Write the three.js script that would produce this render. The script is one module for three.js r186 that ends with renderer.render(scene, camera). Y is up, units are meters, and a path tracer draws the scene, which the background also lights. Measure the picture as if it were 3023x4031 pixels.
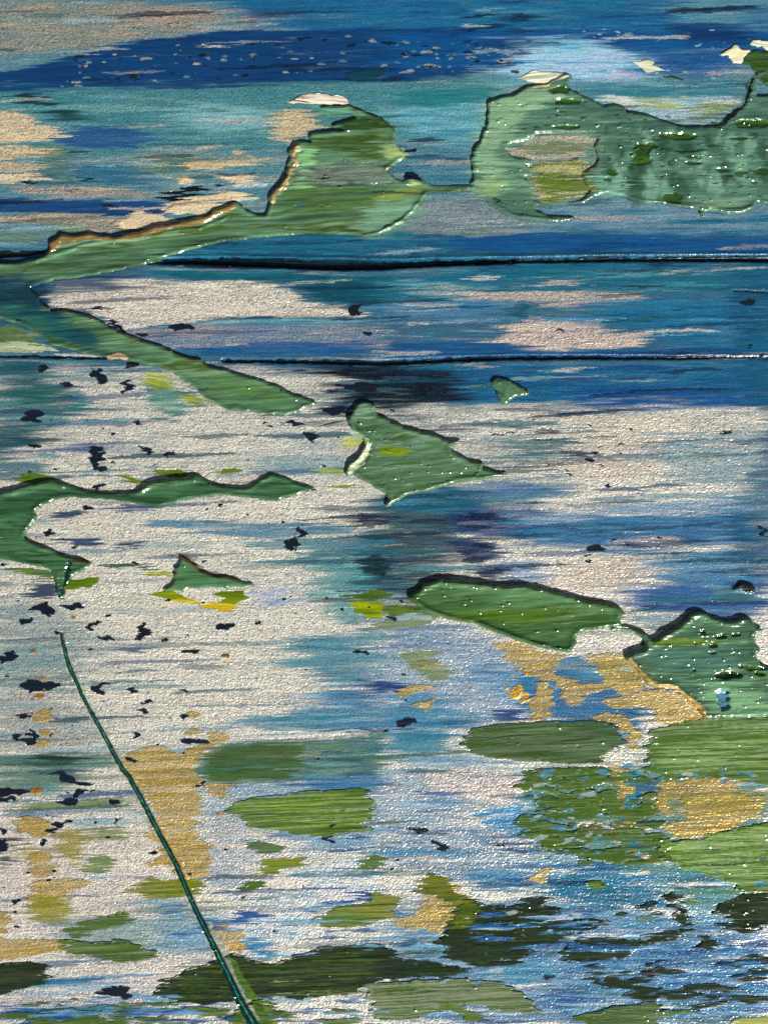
import * as THREE from 'three';

// ---------- camera, sky, sun, exposure ----------
const PW = 0.3, U = PW / 1659;                 // the frame shows 0.3 m of the painting; U is one drawing unit (1659 x 2212 across the frame)
const scene = new THREE.Scene();
const camera = new THREE.PerspectiveCamera(40, 767 / 1024, 0.02, 60);
camera.position.set(0, (2212 * U / 2) / Math.tan(THREE.MathUtils.degToRad(20)) + 0.0004, 0);
camera.up.set(0, 0, -1);
camera.lookAt(0, 0, 0);
const sunDir = new THREE.Vector3(0.50, 0, 0.866).multiplyScalar(Math.cos(0.61)).setY(Math.sin(0.61)).normalize();
const skyData = new Float32Array(64 * 32 * 4);                 // clear pale sky: brighter low down, a little brighter round the sun
for (let j = 0; j < 32; j++) for (let i = 0; i < 64; i++) {
  const el = ((j + 0.5) / 32 - 0.5) * Math.PI, az = ((i + 0.5) / 64 - 0.5) * 2 * Math.PI, up = Math.sin(el), d = new THREE.Vector3(Math.cos(az) * Math.cos(el), up, Math.sin(az) * Math.cos(el)).dot(sunDir);
  const k = up < 0 ? 0.35 : 1, h = Math.pow(1 - Math.max(0, up), 3), s = 0.9 * Math.pow(Math.max(0, d), 6);
  skyData.set([k * (0.52 + 0.6 * h + s), k * (0.64 + 0.55 * h + s * 0.97), k * (0.78 + 0.45 * h + s * 0.9), 1], (j * 64 + i) * 4);
}
const sky = new THREE.DataTexture(skyData, 64, 32, THREE.RGBAFormat, THREE.FloatType);
sky.mapping = THREE.EquirectangularReflectionMapping; sky.magFilter = THREE.LinearFilter; sky.needsUpdate = true;
scene.background = scene.environment = sky;
scene.backgroundIntensity = scene.environmentIntensity = 0.1;
const sun = new THREE.DirectionalLight(0xfff8ec, 4.6);
sun.name = 'sun';
sun.position.copy(sunDir).multiplyScalar(2);
sun.castShadow = true;
sun.shadow.radius = 3;
sun.shadow.mapSize.set(4096, 4096);
Object.assign(sun.shadow.camera, { left: -0.25, right: 0.25, top: 0.25, bottom: -0.25, near: 0.5, far: 4 });
scene.add(sun, sun.target);
const renderer = new THREE.WebGLRenderer({ antialias: true });
renderer.shadowMap.enabled = true;
renderer.toneMapping = THREE.LinearToneMapping;
renderer.toneMappingExposure = 1.48;

// ---------- noise ----------
let seedN = 7;
function rng(seed) { let a = seed >>> 0; return () => { a = (a + 0x6d2b79f5) | 0; let t = Math.imul(a ^ (a >>> 15), 1 | a); t = (t + Math.imul(t ^ (t >>> 7), 61 | t)) ^ t; return ((t ^ (t >>> 14)) >>> 0) / 4294967296; }; }
const LAT = new Float32Array(512 * 512);
{ const r = rng(99); for (let i = 0; i < LAT.length; i++) LAT[i] = r(); }
function noise(x, y) {
  const xi = Math.floor(x), yi = Math.floor(y); let fx = x - xi, fy = y - yi;
  fx = fx * fx * (3 - 2 * fx); fy = fy * fy * (3 - 2 * fy);
  const x0 = xi & 511, x1 = (xi + 1) & 511, y0 = (yi & 511) << 9, y1 = ((yi + 1) & 511) << 9;
  const a = LAT[y0 + x0], b = LAT[y0 + x1], c = LAT[y1 + x0], d = LAT[y1 + x1];
  const t = a + (b - a) * fx; return t + (c + (d - c) * fx - t) * fy;
}
const clamp01 = (v) => v < 0 ? 0 : v > 1 ? 1 : v;
const sstep = (a, b, v) => { const t = clamp01((v - a) / (b - a)); return t * t * (3 - 2 * t); };
function streak(x, y, sx, sy, o) {             // noise drawn out along the stroke, about 0..1
  const n = 0.5 * noise(x / sx + o, y / sy + o * 1.7) + 0.3 * noise(x / (sx * 0.45) + o * 2.1, y / (sy * 0.45) + o) + 0.2 * noise(x / (sx * 0.2) + o, y / (sy * 0.22) + o * 3.3);
  return clamp01((n - 0.5) * 1.75 + 0.5);
}

// ---------- the paint surface as arrays ----------
const DX0 = -40, DY0 = -53, DW = 1739, DH = 2318, TW = 1536, TH = 2048, K = TW / DW, KY = TH / DH;
const N = TW * TH, CR = new Float32Array(N), CG = new Float32Array(N), CB = new Float32Array(N);
const MET = new Float32Array(N), ROU = new Float32Array(N), GRA = new Float32Array(N), HB = new Float32Array(N), HP = new Float32Array(N);
const lin = (v) => v <= 0.04045 ? v / 12.92 : Math.pow((v + 0.055) / 1.055, 2.4);
const ALB = 0.86;
function C(hex) {
  const n = parseInt(hex, 16), c = [lin((n >> 16) / 255) * ALB, lin(((n >> 8) & 255) / 255) * ALB, lin((n & 255) / 255) * ALB];
  const k = clamp01((c[2] / (c[0] + 0.004) - 1.6) / 4.5);         // the blues of this palette are phthalo blues: hardly any red in them
  c[0] *= 1 - 0.8 * k; c[1] *= 1 - 0.22 * k; c[2] *= 1 - 0.16 * k;
  const l = 0.25 * c[0] + 0.65 * c[1] + 0.1 * c[2], f = Math.pow(l / 0.3, 0.2), L = l * f;
  return c.map((v) => Math.min(0.88, Math.max(0.002, L + (v * f - L) * 1.16)));
}

// Traced shapes are written in the pixels of enlargements: letter -> corner in the picture (3023 wide) and enlargement.
const TILE = { W: [0, 0, 0.5488], A: [0, 0, 1.0972], B: [1512, 0, 1.0979], C: [0, 1008, 1.0972], D: [1512, 1008, 1.0979], E: [0, 2016, 1.0972], F: [1512, 2016, 1.0979], G: [0, 3024, 1.0972], H: [1512, 3024, 1.0979],
  a: [0, 2250, 2.194], b: [1100, 300, 2.194], c: [1250, 1480, 2.194], d: [2400, 2300, 2.663], e: [700, 3500, 2.37], f: [2050, 3000, 2.37], g: [0, 800, 2.194], h: [2200, 100, 2.0158] };
const SRC = 1659 / 3023;
function pts(s) {
  let t = TILE.W; const out = [];
  for (const w of s.trim().split(/\s+/)) {
    if (TILE[w]) { t = TILE[w]; continue; }
    const q = w.split(',').map(Number);
    out.push([(t[0] + q[0] / t[2]) * SRC, (t[1] + q[1] / t[2]) * SRC, ...q.slice(2).map((v) => v / t[2] * SRC)]);
  }
  return out;
}
function ellipse([x, y, rx, ry], rot = 0) {
  const r = rng(Math.round(x * 31 + y * 17)), out = [], c = Math.cos(rot), s = Math.sin(rot);
  for (let i = 0; i < 18; i++) { const a = i / 18 * Math.PI * 2, k = 0.75 + 0.5 * r(); const ex = Math.cos(a) * rx * k, ey = Math.sin(a) * ry * k; out.push([x + ex * c - ey * s, y + ex * s + ey * c]); }
  return out;
}
function stroke(p, w) {                        // polyline with a width per point (third value, else w)
  const L = [], R = [];
  for (let i = 0; i < p.length; i++) {
    const a = p[Math.max(0, i - 1)], b = p[Math.min(p.length - 1, i + 1)], dx = b[0] - a[0], dy = b[1] - a[1], l = Math.hypot(dx, dy) || 1, h = (p[i][2] ?? w) / 2;
    L.push([p[i][0] - dy / l * h, p[i][1] + dx / l * h]); R.unshift([p[i][0] + dy / l * h, p[i][1] - dx / l * h]);
  }
  return [...L, ...R];
}
// "e" ellipses, "l" strokes, else a polygon; several shapes in one list
function shapes(s, w) {
  return [].concat(s).flatMap((q) => {
    if (Array.isArray(q)) return [q];
    if (q[0] === '@') return pts(q.slice(1)).map((p) => ellipse(p));
    if (q[0] === '~') return [stroke(pts(q.slice(1)), w)];
    return [pts(q)];
  });
}
class Mask {
  constructor(polys, bx, by, pad = 0) {
    let x0 = 1e9, y0 = 1e9, x1 = -1e9, y1 = -1e9;
    for (const p of polys) for (const [x, y] of p) { x0 = Math.min(x0, x); y0 = Math.min(y0, y); x1 = Math.max(x1, x); y1 = Math.max(y1, y); }
    const gx = bx * 2 + 4 + pad, gy = by * 2 + 4 + pad;
    this.x0 = Math.max(0, Math.floor((x0 - gx - DX0) * K)); this.y0 = Math.max(0, Math.floor((y0 - gy - DY0) * KY));
    this.x1 = Math.min(TW, Math.ceil((x1 + gx - DX0) * K)); this.y1 = Math.min(TH, Math.ceil((y1 + gy - DY0) * KY));
    this.w = Math.max(0, this.x1 - this.x0); this.h = Math.max(0, this.y1 - this.y0);
    this.d = new Float32Array(this.w * this.h);
    for (const p of polys) this.fill(p, 1);
  }
  fill(p, v) {
    const q = p.map(([x, y]) => [(x - DX0) * K - this.x0, (y - DY0) * KY - this.y0]), SS = 3;
    for (let y = 0; y < this.h; y++) for (let s = 0; s < SS; s++) {
      const yy = y + (s + 0.5) / SS, xs = [];
      for (let i = 0; i < q.length; i++) { const a = q[i], b = q[(i + 1) % q.length]; if ((a[1] <= yy) !== (b[1] <= yy)) xs.push(a[0] + (yy - a[1]) / (b[1] - a[1]) * (b[0] - a[0])); }
      xs.sort((a, b) => a - b);
      for (let i = 0; i + 1 < xs.length; i += 2) {
        const A = Math.max(0, xs[i]), B = Math.min(this.w, xs[i + 1]);
        for (let x = Math.floor(A); x < B; x++) { const cov = Math.min(B, x + 1) - Math.max(A, x), at = y * this.w + x; this.d[at] = clamp01(this.d[at] + v * cov / SS); }
      }
    }
  }
  blur(bx, by) {
    const rx = Math.round(bx * K), ry = Math.round(by * KY), { w, h } = this; let a = this.d, b = new Float32Array(a.length);
    const pass = (r, n, m, sn, sm) => { if (r < 1) return; const k = 1 / (2 * r + 1); for (let j = 0; j < m; j++) { let sum = 0; const o = j * sm; for (let i = -r; i <= r; i++) sum += a[o + Math.min(n - 1, Math.max(0, i)) * sn]; for (let i = 0; i < n; i++) { b[o + i * sn] = sum * k; sum += a[o + Math.min(n - 1, i + r + 1) * sn] - a[o + Math.max(0, i - r) * sn]; } } [a, b] = [b, a]; };
    if (w && h) for (let t = 0; t < 2; t++) { pass(rx, w, h, 1, w); pass(ry, h, w, w, 1); }
    this.d = a; return this;
  }
  at(x, y) {                                   // bilinear, in texture pixels
    x -= this.x0 + 0.5; y -= this.y0 + 0.5;
    const xi = Math.floor(x), yi = Math.floor(y), fx = x - xi, fy = y - yi, { w, h, d } = this;
    const g = (i, j) => d[Math.min(h - 1, Math.max(0, j)) * w + Math.min(w - 1, Math.max(0, i))];
    return (g(xi, yi) * (1 - fx) + g(xi + 1, yi) * fx) * (1 - fy) + (g(xi, yi + 1) * (1 - fx) + g(xi + 1, yi + 1) * fx) * fy;
  }
}
const DEF = { bx: 3, by: 2, w: 0.25, amp: 0.3, sx: 70, sy: 5, a: 1, th: -1.5, wx: 5, wy: 2, wide: 12, comb: 0, cov: 0 };
// Coverage of a film of paint: the blurred outline broken up by noise drawn out along the stroke.
function cover(shape, o) {
  const polys = shapes(shape, o.wide), k = new Mask(polys, o.bx, o.by, 6 + o.wx + o.comb);
  if (o.holes) for (const p of shapes(o.holes, o.wide)) k.fill(p, -1);
  k.blur(o.bx, o.by);
  const off = (seedN += 1.37) * 13.7, c = Math.cos(o.th * Math.PI / 180), s = Math.sin(o.th * Math.PI / 180), out = new Float32Array(k.w * k.h).fill(-9);
  for (let y = 0; y < k.h; y++) for (let x = 0; x < k.w; x++) {
    const X = (x + k.x0 + 0.5) / K + DX0, Y = (y + k.y0 + 0.5) / KY + DY0, u = X * c + Y * s, v = Y * c - X * s;
    let m = k.d[y * k.w + x];
    const cb = o.comb ? (0.55 * noise(u / 130 + off, v / 6.5 + off) + 0.45 * noise(u / 60 + off, v / 2.6 + off * 2) - 0.5) * 2 * o.comb : 0;
    if (o.wx || o.wy) m = k.at(x + k.x0 + 0.5 + ((noise(X / 22 + off, Y / 7 + off) - 0.5) * 2 * o.wx + cb) * K, y + k.y0 + 0.5 + ((noise(X / 14 + off * 2, Y / 9) - 0.5) * 2 + (noise(X / 5, Y / 4 + off) - 0.5) * 0.8) * o.wy * KY);
    if (m <= 0) continue;
    const n = o.amp ? (o.grain ? 0.5 * noise(X / o.grain + off, Y / (o.grain * 0.6) + off) + 0.5 * streak(u, v, o.sx, o.sy, off) : streak(u, v, o.sx, o.sy, off)) : 0.5;
    out[y * k.w + x] = m - 0.5 + o.amp * (n - 0.5) - o.cov;
  }
  k.f = out; k.c = c; k.s = s; k.off = off;
  return k;
}
// Spread paint: colours mixed along the stroke. cols = one colour or several that streak into each other.
function lay(k, cols, o) {
  const cc = [].concat(cols).map(C);
  for (let y = 0; y < k.h; y++) for (let x = 0; x < k.w; x++) {
    const f = k.f[y * k.w + x]; if (f <= -o.w / 2) continue;
    let a = sstep(-o.w / 2, o.w / 2, f) * o.a; if (a <= 0.002) continue;
    const X = (x + k.x0 + 0.5) / K + DX0, Y = (y + k.y0 + 0.5) / KY + DY0, u = X * k.c + Y * k.s, v = Y * k.c - X * k.s, at = (y + k.y0) * TW + x + k.x0;
    let r, g, b;
    if (o.veil) a *= 1 - o.veil * sstep(0.25, 0.75, streak(u, v, 120, 3.4, k.off + 9));
    if (cc.length === 1) [r, g, b] = cc[0];
    else {
      const t = clamp01(streak(u + 14 * noise(X / 60, Y / 30 + k.off), v + 5 * noise(X / 50 + k.off, Y / 25), o.mx ?? 160, o.my ?? 10, k.off + 5)) * (cc.length - 1), i = Math.min(cc.length - 2, Math.floor(t)), q = sstep(0, 1, t - i);
      r = cc[i][0] + (cc[i + 1][0] - cc[i][0]) * q; g = cc[i][1] + (cc[i + 1][1] - cc[i][1]) * q; b = cc[i][2] + (cc[i + 1][2] - cc[i][2]) * q;
    }
    const fine = 1 + (o.fine ?? 0.12) * 2 * (noise(u / 40 + k.off, v / 1.6) * 0.6 + noise(u / 9, v / 1.2 + k.off) * 0.4 - 0.5);
    CR[at] += (r * fine - CR[at]) * a; CG[at] += (g * fine - CG[at]) * a; CB[at] += (b * fine - CB[at]) * a;
    if (o.m !== undefined) MET[at] += (o.m - MET[at]) * a;
    if (o.r !== undefined) ROU[at] += (o.r - ROU[at]) * a;
    if (o.g !== undefined) GRA[at] += (o.g - GRA[at]) * a;
    if (o.h) HB[at] += o.h * a;
    if (o.hp) HP[at] += o.hp * a;
  }
}
function film(shape, cols, opt = {}) { const o = { ...DEF, ...opt }, k = cover(shape, o); lay(k, cols, o); return k; }
function relief(shape, h, opt = {}, onPaint = false) { const o = { ...DEF, amp: 0, wx: 2, wy: 1, ...opt }, k = cover(shape, o), T = onPaint ? HP : HB; for (let y = 0; y < k.h; y++) for (let x = 0; x < k.w; x++) { const f = k.f[y * k.w + x]; if (k.d[y * k.w + x] > 0) T[(y + k.y0) * TW + x + k.x0] += h * sstep(0, 1, clamp01(f + 0.5)); } }
const SOFT = { comb: 24, bx: 46, by: 9, w: 0.9, amp: 0.8, sx: 110, sy: 6 }, SMEAR = { comb: 22, bx: 34, by: 4, w: 0.5, amp: 0.9, sx: 90, sy: 4 }, DRY = { comb: 26, bx: 40, by: 2.5, w: 0.22, amp: 0.98, sx: 60, sy: 3.2 }, EDGE = { comb: 3, bx: 2, by: 1.5, w: 0.2, amp: 0.2 };
const BLUE = { m: 0.05, r: 0.3, g: 0.4, fine: 0.3 }, SILVER = { m: 0.28, r: 0.4, g: 1 }, GREEN = { m: 0, r: 0.3, g: 0.12 }, GOLD = { m: 0.4, r: 0.38, g: 0.75 }, WET = { m: 0, r: 0.25, g: 0.05 };

// Everything so far dragged sideways by the squeegee: colours feather into each other along fine streaks.
function drag(amp, o = 0) {
  for (const T of [CR, CG, CB, MET, ROU, GRA]) {
    const src = T.slice();
    for (let y = 0; y < TH; y++) for (let x = 0; x < TW; x++) {
      const X = x / K, Y = y / KY, v = Y + 0.014 * X;
      const A = amp(X, Y); if (!A) continue;
      const n = 0.45 * noise(X / 210 + 17 + o, v / 5.2 + 3) + 0.35 * noise(X / 120 + 51, v / 2.3 + o) + 0.2 * noise(X / 45, v / 1.5 + 77) - 0.5, sx = x + n * 2 * A * K, xi = Math.floor(sx), f = sx - xi;
      const a = Math.min(TW - 1, Math.max(0, xi)), b = Math.min(TW - 1, Math.max(0, xi + 1));
      T[y * TW + x] = src[y * TW + a] * (1 - f) + src[y * TW + b] * f;
    }
  }
}
// Thick and thin bodies of paint that become meshes of their own
const bodies = [];
function body(name, label, shape, cols, opt = {}) {
  const o = { ...DEF, bx: 2, by: 1.5, w: 0.2, amp: 0.12, wx: 4, wy: 2.5, t: 1, edge: 4, lip: 0, rib: 0.3, bumps: 0, step: 2, pr: 0.25, ...WET, ...opt };
  const k = cover(shape, o);
  lay(k, cols, o);
  bodies.push({ name, label, k, o, kind: opt.kind });
  return k;
}
const GRAIN = 1.7;

// ---------- the silver primer and the thin smears over it ----------
for (let i = 0; i < N; i++) { const x = i % TW, y = (i / TW) | 0, X = x / K + DX0, Y = y / KY + DY0; const t = streak(X, Y, 240, 22, 1.3), a = C('d2d0c6'), b = C('c4c4be'); CR[i] = a[0] + (b[0] - a[0]) * t; CG[i] = a[1] + (b[1] - a[1]) * t; CB[i] = a[2] + (b[2] - a[2]) * t; MET[i] = 0.3; ROU[i] = 0.42; GRA[i] = 1; }
const S = (shape, cols, o) => film(shape, cols, { ...SOFT, ...BLUE, ...o });      // soft wiped-in smear
const M = (shape, cols, o) => film(shape, cols, { ...SMEAR, ...BLUE, ...o });     // smear with torn ends
const Y = (shape, cols, o) => film(shape, cols, { ...DRY, ...BLUE, ...o });       // dry, broken streaks
const X = (shape, cols, o) => film(shape, cols, { ...EDGE, ...BLUE, ...o });      // clear edge

// top
S('-60,-60 1720,-60 1720,560 1200,600 -60,560', ['5b7f90', '4f8296', '6f8f98'], { bx: 30, a: 0.92, g: 0.75, th: -2.5 });
S('-60,-20 200,-10 450,10 520,40 400,70 200,95 -60,120', ['a59d8f', '8e9a97', 'b3a592'], { a: 0.9, g: 1, th: -3, m: 0.3 });
M('290,25 430,18 440,40 330,55 280,50', ['b9a698', 'a39a96'], { a: 0.9, g: 1, m: 0.3 });
M('510,22 600,15 640,40 520,52', ['c0ab97', 'a89c95'], { a: 0.85, g: 1, m: 0.3 });
M('-60,85 130,78 220,92 120,108 -60,112', ['aba294', '8c9a96'], { a: 0.85, g: 1, m: 0.3 });
S('-60,-60 700,-60 690,8 -60,2', ['4d7795', '5f8398'], { a: 0.85, th: -2 });
S('440,-60 1720,-60 1720,100 800,110 620,60 500,30', ['2f689d', '3f78a6', '245b93'], { a: 0.95, g: 0.6, th: -2 });
S('1010,20 1190,12 1240,30 1100,40 1000,38', ['4d86a8', '6c9bb0'], { a: 0.7 });
S('1400,-60 1720,-60 1720,80 1560,80 1480,40', ['5b86a4', '7096a8', '3a6f9c'], { a: 0.8 });
S('1070,32 1160,28 1190,44 1100,52', ['154277', '0f3a68'], { a: 0.8, bx: 24, by: 5 });
S('-60,160 60,145 140,118 230,100 330,84 450,70 600,62 800,58 1000,62 1150,70 1180,92 1140,130 1100,158 1000,165 830,178 600,186 400,192 200,196 -60,212', ['064a82', '0a5088', '04447a'], { bx: 22, by: 5, w: 0.6, a: 1, g: 0.1, r: 0.32, m: 0, th: -3, fine: 0.15 });
S('830,70 1100,62 1300,70 1720,50 1720,125 1500,150 1300,150 1100,150 850,150', ['1d5a9c', '2a68a6', '114a8e'], { a: 0.9, g: 0.4, th: -1.5 });
S('1440,50 1560,46 1620,60 1600,96 1480,92', ['084a86', '064078'], { a: 0.95, g: 0.3, bx: 24 });
S('-60,196 420,190 830,176 1060,170 1060,260 850,310 600,320 -60,330', ['5e8c96', '54848f', '6d989c'], { a: 0.9, g: 0.85 });
M('370,232 480,222 580,230 600,270 500,290 380,275', ['86b0b6', '79a5af'], { a: 0.8, g: 0.5 });
S('440,240 520,234 560,255 470,262', ['9bc0c4', '8ab4bc'], { a: 0.6, g: 0.4, bx: 30 });
M('125,265 200,268 320,280 330,318 160,318 130,300', ['3d4f97', '46599c', '506fa0'], { a: 0.85, g: 0.6 });
S('100,235 180,238 210,258 110,262', ['1e4350', '1a3c48'], { a: 0.9, bx: 20, by: 5 });
Y('40,205 95,198 105,222 50,228', ['16363f', '10303c'], { a: 0.9, bx: 10 });
S('830,235 1060,210 1060,300 900,330', ['5f93ac', '7fb0bf', '4e86a4'], { a: 0.85, g: 0.6 });
M('840,200 1060,180 1070,215 900,235', ['2f7f86', '3b8b90', '2f7383'], { a: 0.75 });
S('850,310 1040,320 1030,395 900,400 860,370', ['3f6a84', '54829a', '6a90a4', '345a74'], { a: 0.9, g: 0.7, m: 0.1 });
M('865,300 945,300 985,322 890,330', ['8a8a8c', '6f8290', '4d6470'], { a: 0.4, g: 1, m: 0.2 });
// sky-blue and white cloud under the deep blue at the right
S('1130,85 1260,78 1330,110 1420,140 1440,175 1300,180 1150,172 1080,150', ['7fb4d0', '9cc2d6', 'a9bfdc', '6aa3c8'], { bx: 36, by: 12, a: 0.95, g: 0.4, m: 0 });
M('1300,150 1380,152 1400,166 1290,170', ['c3c2dc', 'b4bddb'], { a: 0.8, bx: 18, g: 0.3, m: 0 });
S('1250,150 1370,148 1480,135 1560,120 1600,130 1560,175 1440,170', ['1f55a0', '3569ad', '5a6fa6'], { a: 0.85, g: 0.8 });
S('1300,178 1560,170 1620,200 1560,230 1200,240 1230,190', ['5d8f9a', '4a7f96', '76a0a4'], { a: 0.85, g: 0.6 });
M('1290,205 1420,210 1560,205 1580,240 1520,268 1420,272 1340,240 1290,225', ['92b4c4', 'a3bfca', '86acbf'], { a: 0.95, g: 0.75, m: 0.15, bx: 12 });
Y('1390,205 1460,208 1460,228 1400,238 1380,225', ['8f9a58', 'a9b38a', 'bcc6b6'], { a: 0.9, g: 0.3 });
Y('1500,215 1580,225 1560,262 1490,258', ['8f9c74', '7a8a4a', 'a7b3a2'], { a: 0.85, g: 0.5 });
M('1060,170 1120,165 1130,185 1060,200', ['8fb5b4', '6fa0ad'], { a: 0.8, g: 0.4 });
M('1310,210 1340,205 1370,222 1340,240', ['d0d3c8', 'b9c4c2'], { a: 0.8, g: 0.4, bx: 12 });
X('@ B 600,75,40,16', ['17303f', '143e63'], { a: 0.75 });
Y('~ B 370,55,8 450,40,9 560,33,7', ['8fb0bf', '6c9bb0'], { a: 0.7, bx: 8, by: 1 });

// left: beige disc and the beige flames
M('A -60,485 80,475 150,500 220,560 270,605 200,610 -60,630', ['dccdb0', 'd0c2a8', 'c6b8a2'], { bx: 6, by: 3, a: 1, g: 0.9, r: 0.4, m: 0.3 });
Y('A -60,630 140,625 285,655 200,680 -60,690', ['d4c5a6', 'd4c5a6', 'a6a091'], { bx: 16, g: 0.9, m: 0.3 });
Y('A -60,695 120,700 235,720 130,745 -60,745', ['c6b8a2', 'c6b8a2'], { bx: 16, g: 0.9, m: 0.3 });
Y('A -60,750 140,750 225,770 90,790 -60,785', ['dccdb0', 'dccdb0'], { bx: 14, g: 0.9, m: 0.3 });
Y('A 200,620 310,620 310,790 230,790 190,740', ['5c7a68', '4d7070', '6d8a80'], { a: 0.75, bx: 14 });
M('A 310,700 600,700 640,760 600,800 320,790', ['3c6b8f', '4b7a98', '2f5f8a'], { a: 0.8, g: 0.6 });
M('A -60,850 300,860 620,870 740,880 740,915 560,930 -60,910', ['084886', '0c5090', '083c70'], { bx: 14, by: 3, a: 0.95, g: 0.2, m: 0 });
Y('A 40,800 260,795 500,815 690,845 680,860 450,850 200,845 60,825', ['c9bb9c', 'a8a09c', '8d989c'], { a: 0.95, g: 1, m: 0.3, bx: 22 });
Y('A -60,930 200,915 500,930 620,945 600,1000 400,1000 200,960 -60,965', ['d0c2a8', 'a39c96', '8f9a98'], { a: 0.95, g: 1, m: 0.3, bx: 24 });
Y('A -60,985 60,1000 200,1005 230,1035 120,1045 -60,1030', ['4c6a45', '5f7a60', '6f8b85'], { a: 0.9, bx: 14, g: 0.3 });
M('A -60,1045 180,1055 230,1070 190,1085 -60,1075', ['6f8d95', '8aa2a4'], { a: 0.8, g: 0.4 });
Y('A 100,925 300,960 420,1000 330,1005 180,965', ['556f2a', '6a7f4a'], { a: 0.7, bx: 10, th: 12, g: 0.2 });
Y('A 560,655 700,670 900,660 1080,690 1050,720 800,740 640,760', ['4d6a55', '5c7a74', '8f9a8a', '6a8a90'], { a: 0.85, g: 0.7 });
Y('A 820,640 880,622 915,635 880,650', ['dccdb0', 'c9bb9c'], { g: 0.8, bx: 8, m: 0.3 });
Y('A 730,722 800,695 1000,695 1090,680 1085,700 1020,725 850,730', ['d0c2a8', 'c9bb9c'], { g: 0.7, bx: 14, m: 0.3, h: 1.2 });
X('A 1040,650 1085,642 1100,660 1095,690 1060,670', ['dccdb0', 'a08c66'], { g: 0.5, h: 2, bx: 4 });
X('A 740,765 800,760 830,775 820,795 770,790', ['d0c2a8', 'd4c5a6'], { g: 0.6, h: 1.5, wx: 8 });
X('A 900,750 1000,760 1100,745 1130,770 1140,800 1060,805 1010,800 1030,775 940,765', ['d4c5a6', 'c6b8a2', 'c9bb9c'], { g: 0.6, h: 2.2, wx: 9 });
X('A 740,880 800,850 900,840 1010,820 1100,845 1120,860 1000,870 930,905 900,935 830,920 740,925 720,915', ['dccdb0', 'd0c2a8', 'c6b8a2'], { g: 0.6, h: 2, wx: 9 });
X('A 480,965 560,930 580,905 615,905 640,920 700,925 770,960 700,975 640,995 540,990', ['c9bb9c', 'c6b8a2', 'd4c5a6'], { g: 0.6, h: 2, wx: 8 });
Y('A 480,970 600,985 640,1000 560,1000', ['4f6a1c', '3f5a1c'], { a: 0.9, bx: 8, g: 0.1 });
Y('A 790,945 880,935 840,960 780,965', ['55701f', '6f7f3a'], { a: 0.8, bx: 6, g: 0.1 });
X('A 700,850 760,810 820,800 870,815 820,840 790,860 740,870', ['0c2438', '0a1f30'], { g: 0.1, wx: 8, h: -0.8 });
X(['@ A 130,785,30,9 370,768,20,11 920,800,24,10 490,885,26,8 765,97,12,7 1105,108,28,5 610,115,8,9', '@ A 245,855,12,6 345,820,14,5'], ['10222c', '0c2a3c'], { g: 0.1, h: -0.6 });
M('A 1190,480 1330,470 1370,530 1300,600 1240,640 1190,600 1170,560', ['d0c2a8', 'c9bb9c', 'd4c5a6'], { bx: 10, by: 5, g: 0.9, m: 0.3 });
X('A 560,305 600,320 590,350 555,345', ['15323c', '0f2a36'], { wx: 8, g: 0.3 });

// middle band between the grooves
S('-60,540 1720,440 1720,1000 -60,1000', ['2a6a8c', '3a7796', '1f5f86', '4b86a0'], { bx: 20, by: 14, a: 0.95, g: 0.5, th: 0.5 });
S('900,470 1300,440 1659,440 1720,460 1720,500 1300,500 900,500', ['5a86a0', '7f98a8', '4a7d9c'], { a: 0.8, g: 0.7 });
M('860,440 1080,420 1180,470 1050,520 850,500', ['7b8b96', '95a0a4', '5f7c8c'], { a: 0.85, g: 0.9, m: 0.25 });
Y('B 40,980 260,1010 470,980 480,1000 280,1025 60,1000', ['3d5a38', '4d6a58'], { a: 0.6 });
S('1000,510 1720,505 1720,545 1000,540', ['1d5899', '2563a4', '174f8c'], { a: 0.9, g: 0.35 });
M('C 560,60 800,60 1200,80 1659,85 1659,190 1400,190 1200,110 800,100', ['1f6f80', '27798a', '165a70'], { a: 0.95, g: 0.3, by: 3, bx: 20 });
M('C 1250,100 1659,95 1659,210 1500,205 1320,190', ['1a6a78', '10546a', '2f7f8a'], { a: 0.9, g: 0.4 });
X('C 150,145 230,115 330,98 430,95 700,100 860,112 1000,105 1130,112 1190,140 1250,170 1310,205 1500,210 1560,235 1540,262 1300,265 1100,262 900,270 760,280 620,310 540,325 440,275 330,240 250,235 195,200', ['d8d4c8', 'd0cac0', 'cac6be', 'd0cac0'], { bx: 10, by: 3, w: 0.4, amp: 0.6, ...SILVER, h: -0.3 });
M('C 520,330 700,300 1100,300 1400,300 1659,310 1659,410 1300,395 900,400 700,390 600,350', ['8b9aa6', '7f8fae', 'a39ea0', '6f82a4'], { a: 0.9, g: 0.95, m: 0.25 });
M('C 750,395 1000,375 1659,370 1659,425 900,430', ['2a5fa0', '3a6aa8', '1d5496'], { a: 0.85, g: 0.5 });
S('C 900,275 1659,265 1659,300 900,305', ['7fa3ae', '5f8ea4'], { a: 0.7, by: 4, g: 0.5 });
S('C 700,455 1659,470 1659,600 1300,600 1000,510', ['24608a', '2d6c92', '15466c'], { a: 0.9, g: 0.5 });
S('-60,560 200,575 300,620 60,640 -60,660', ['0f4a70', '155a80'], { a: 0.9, g: 0.2 });
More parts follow.
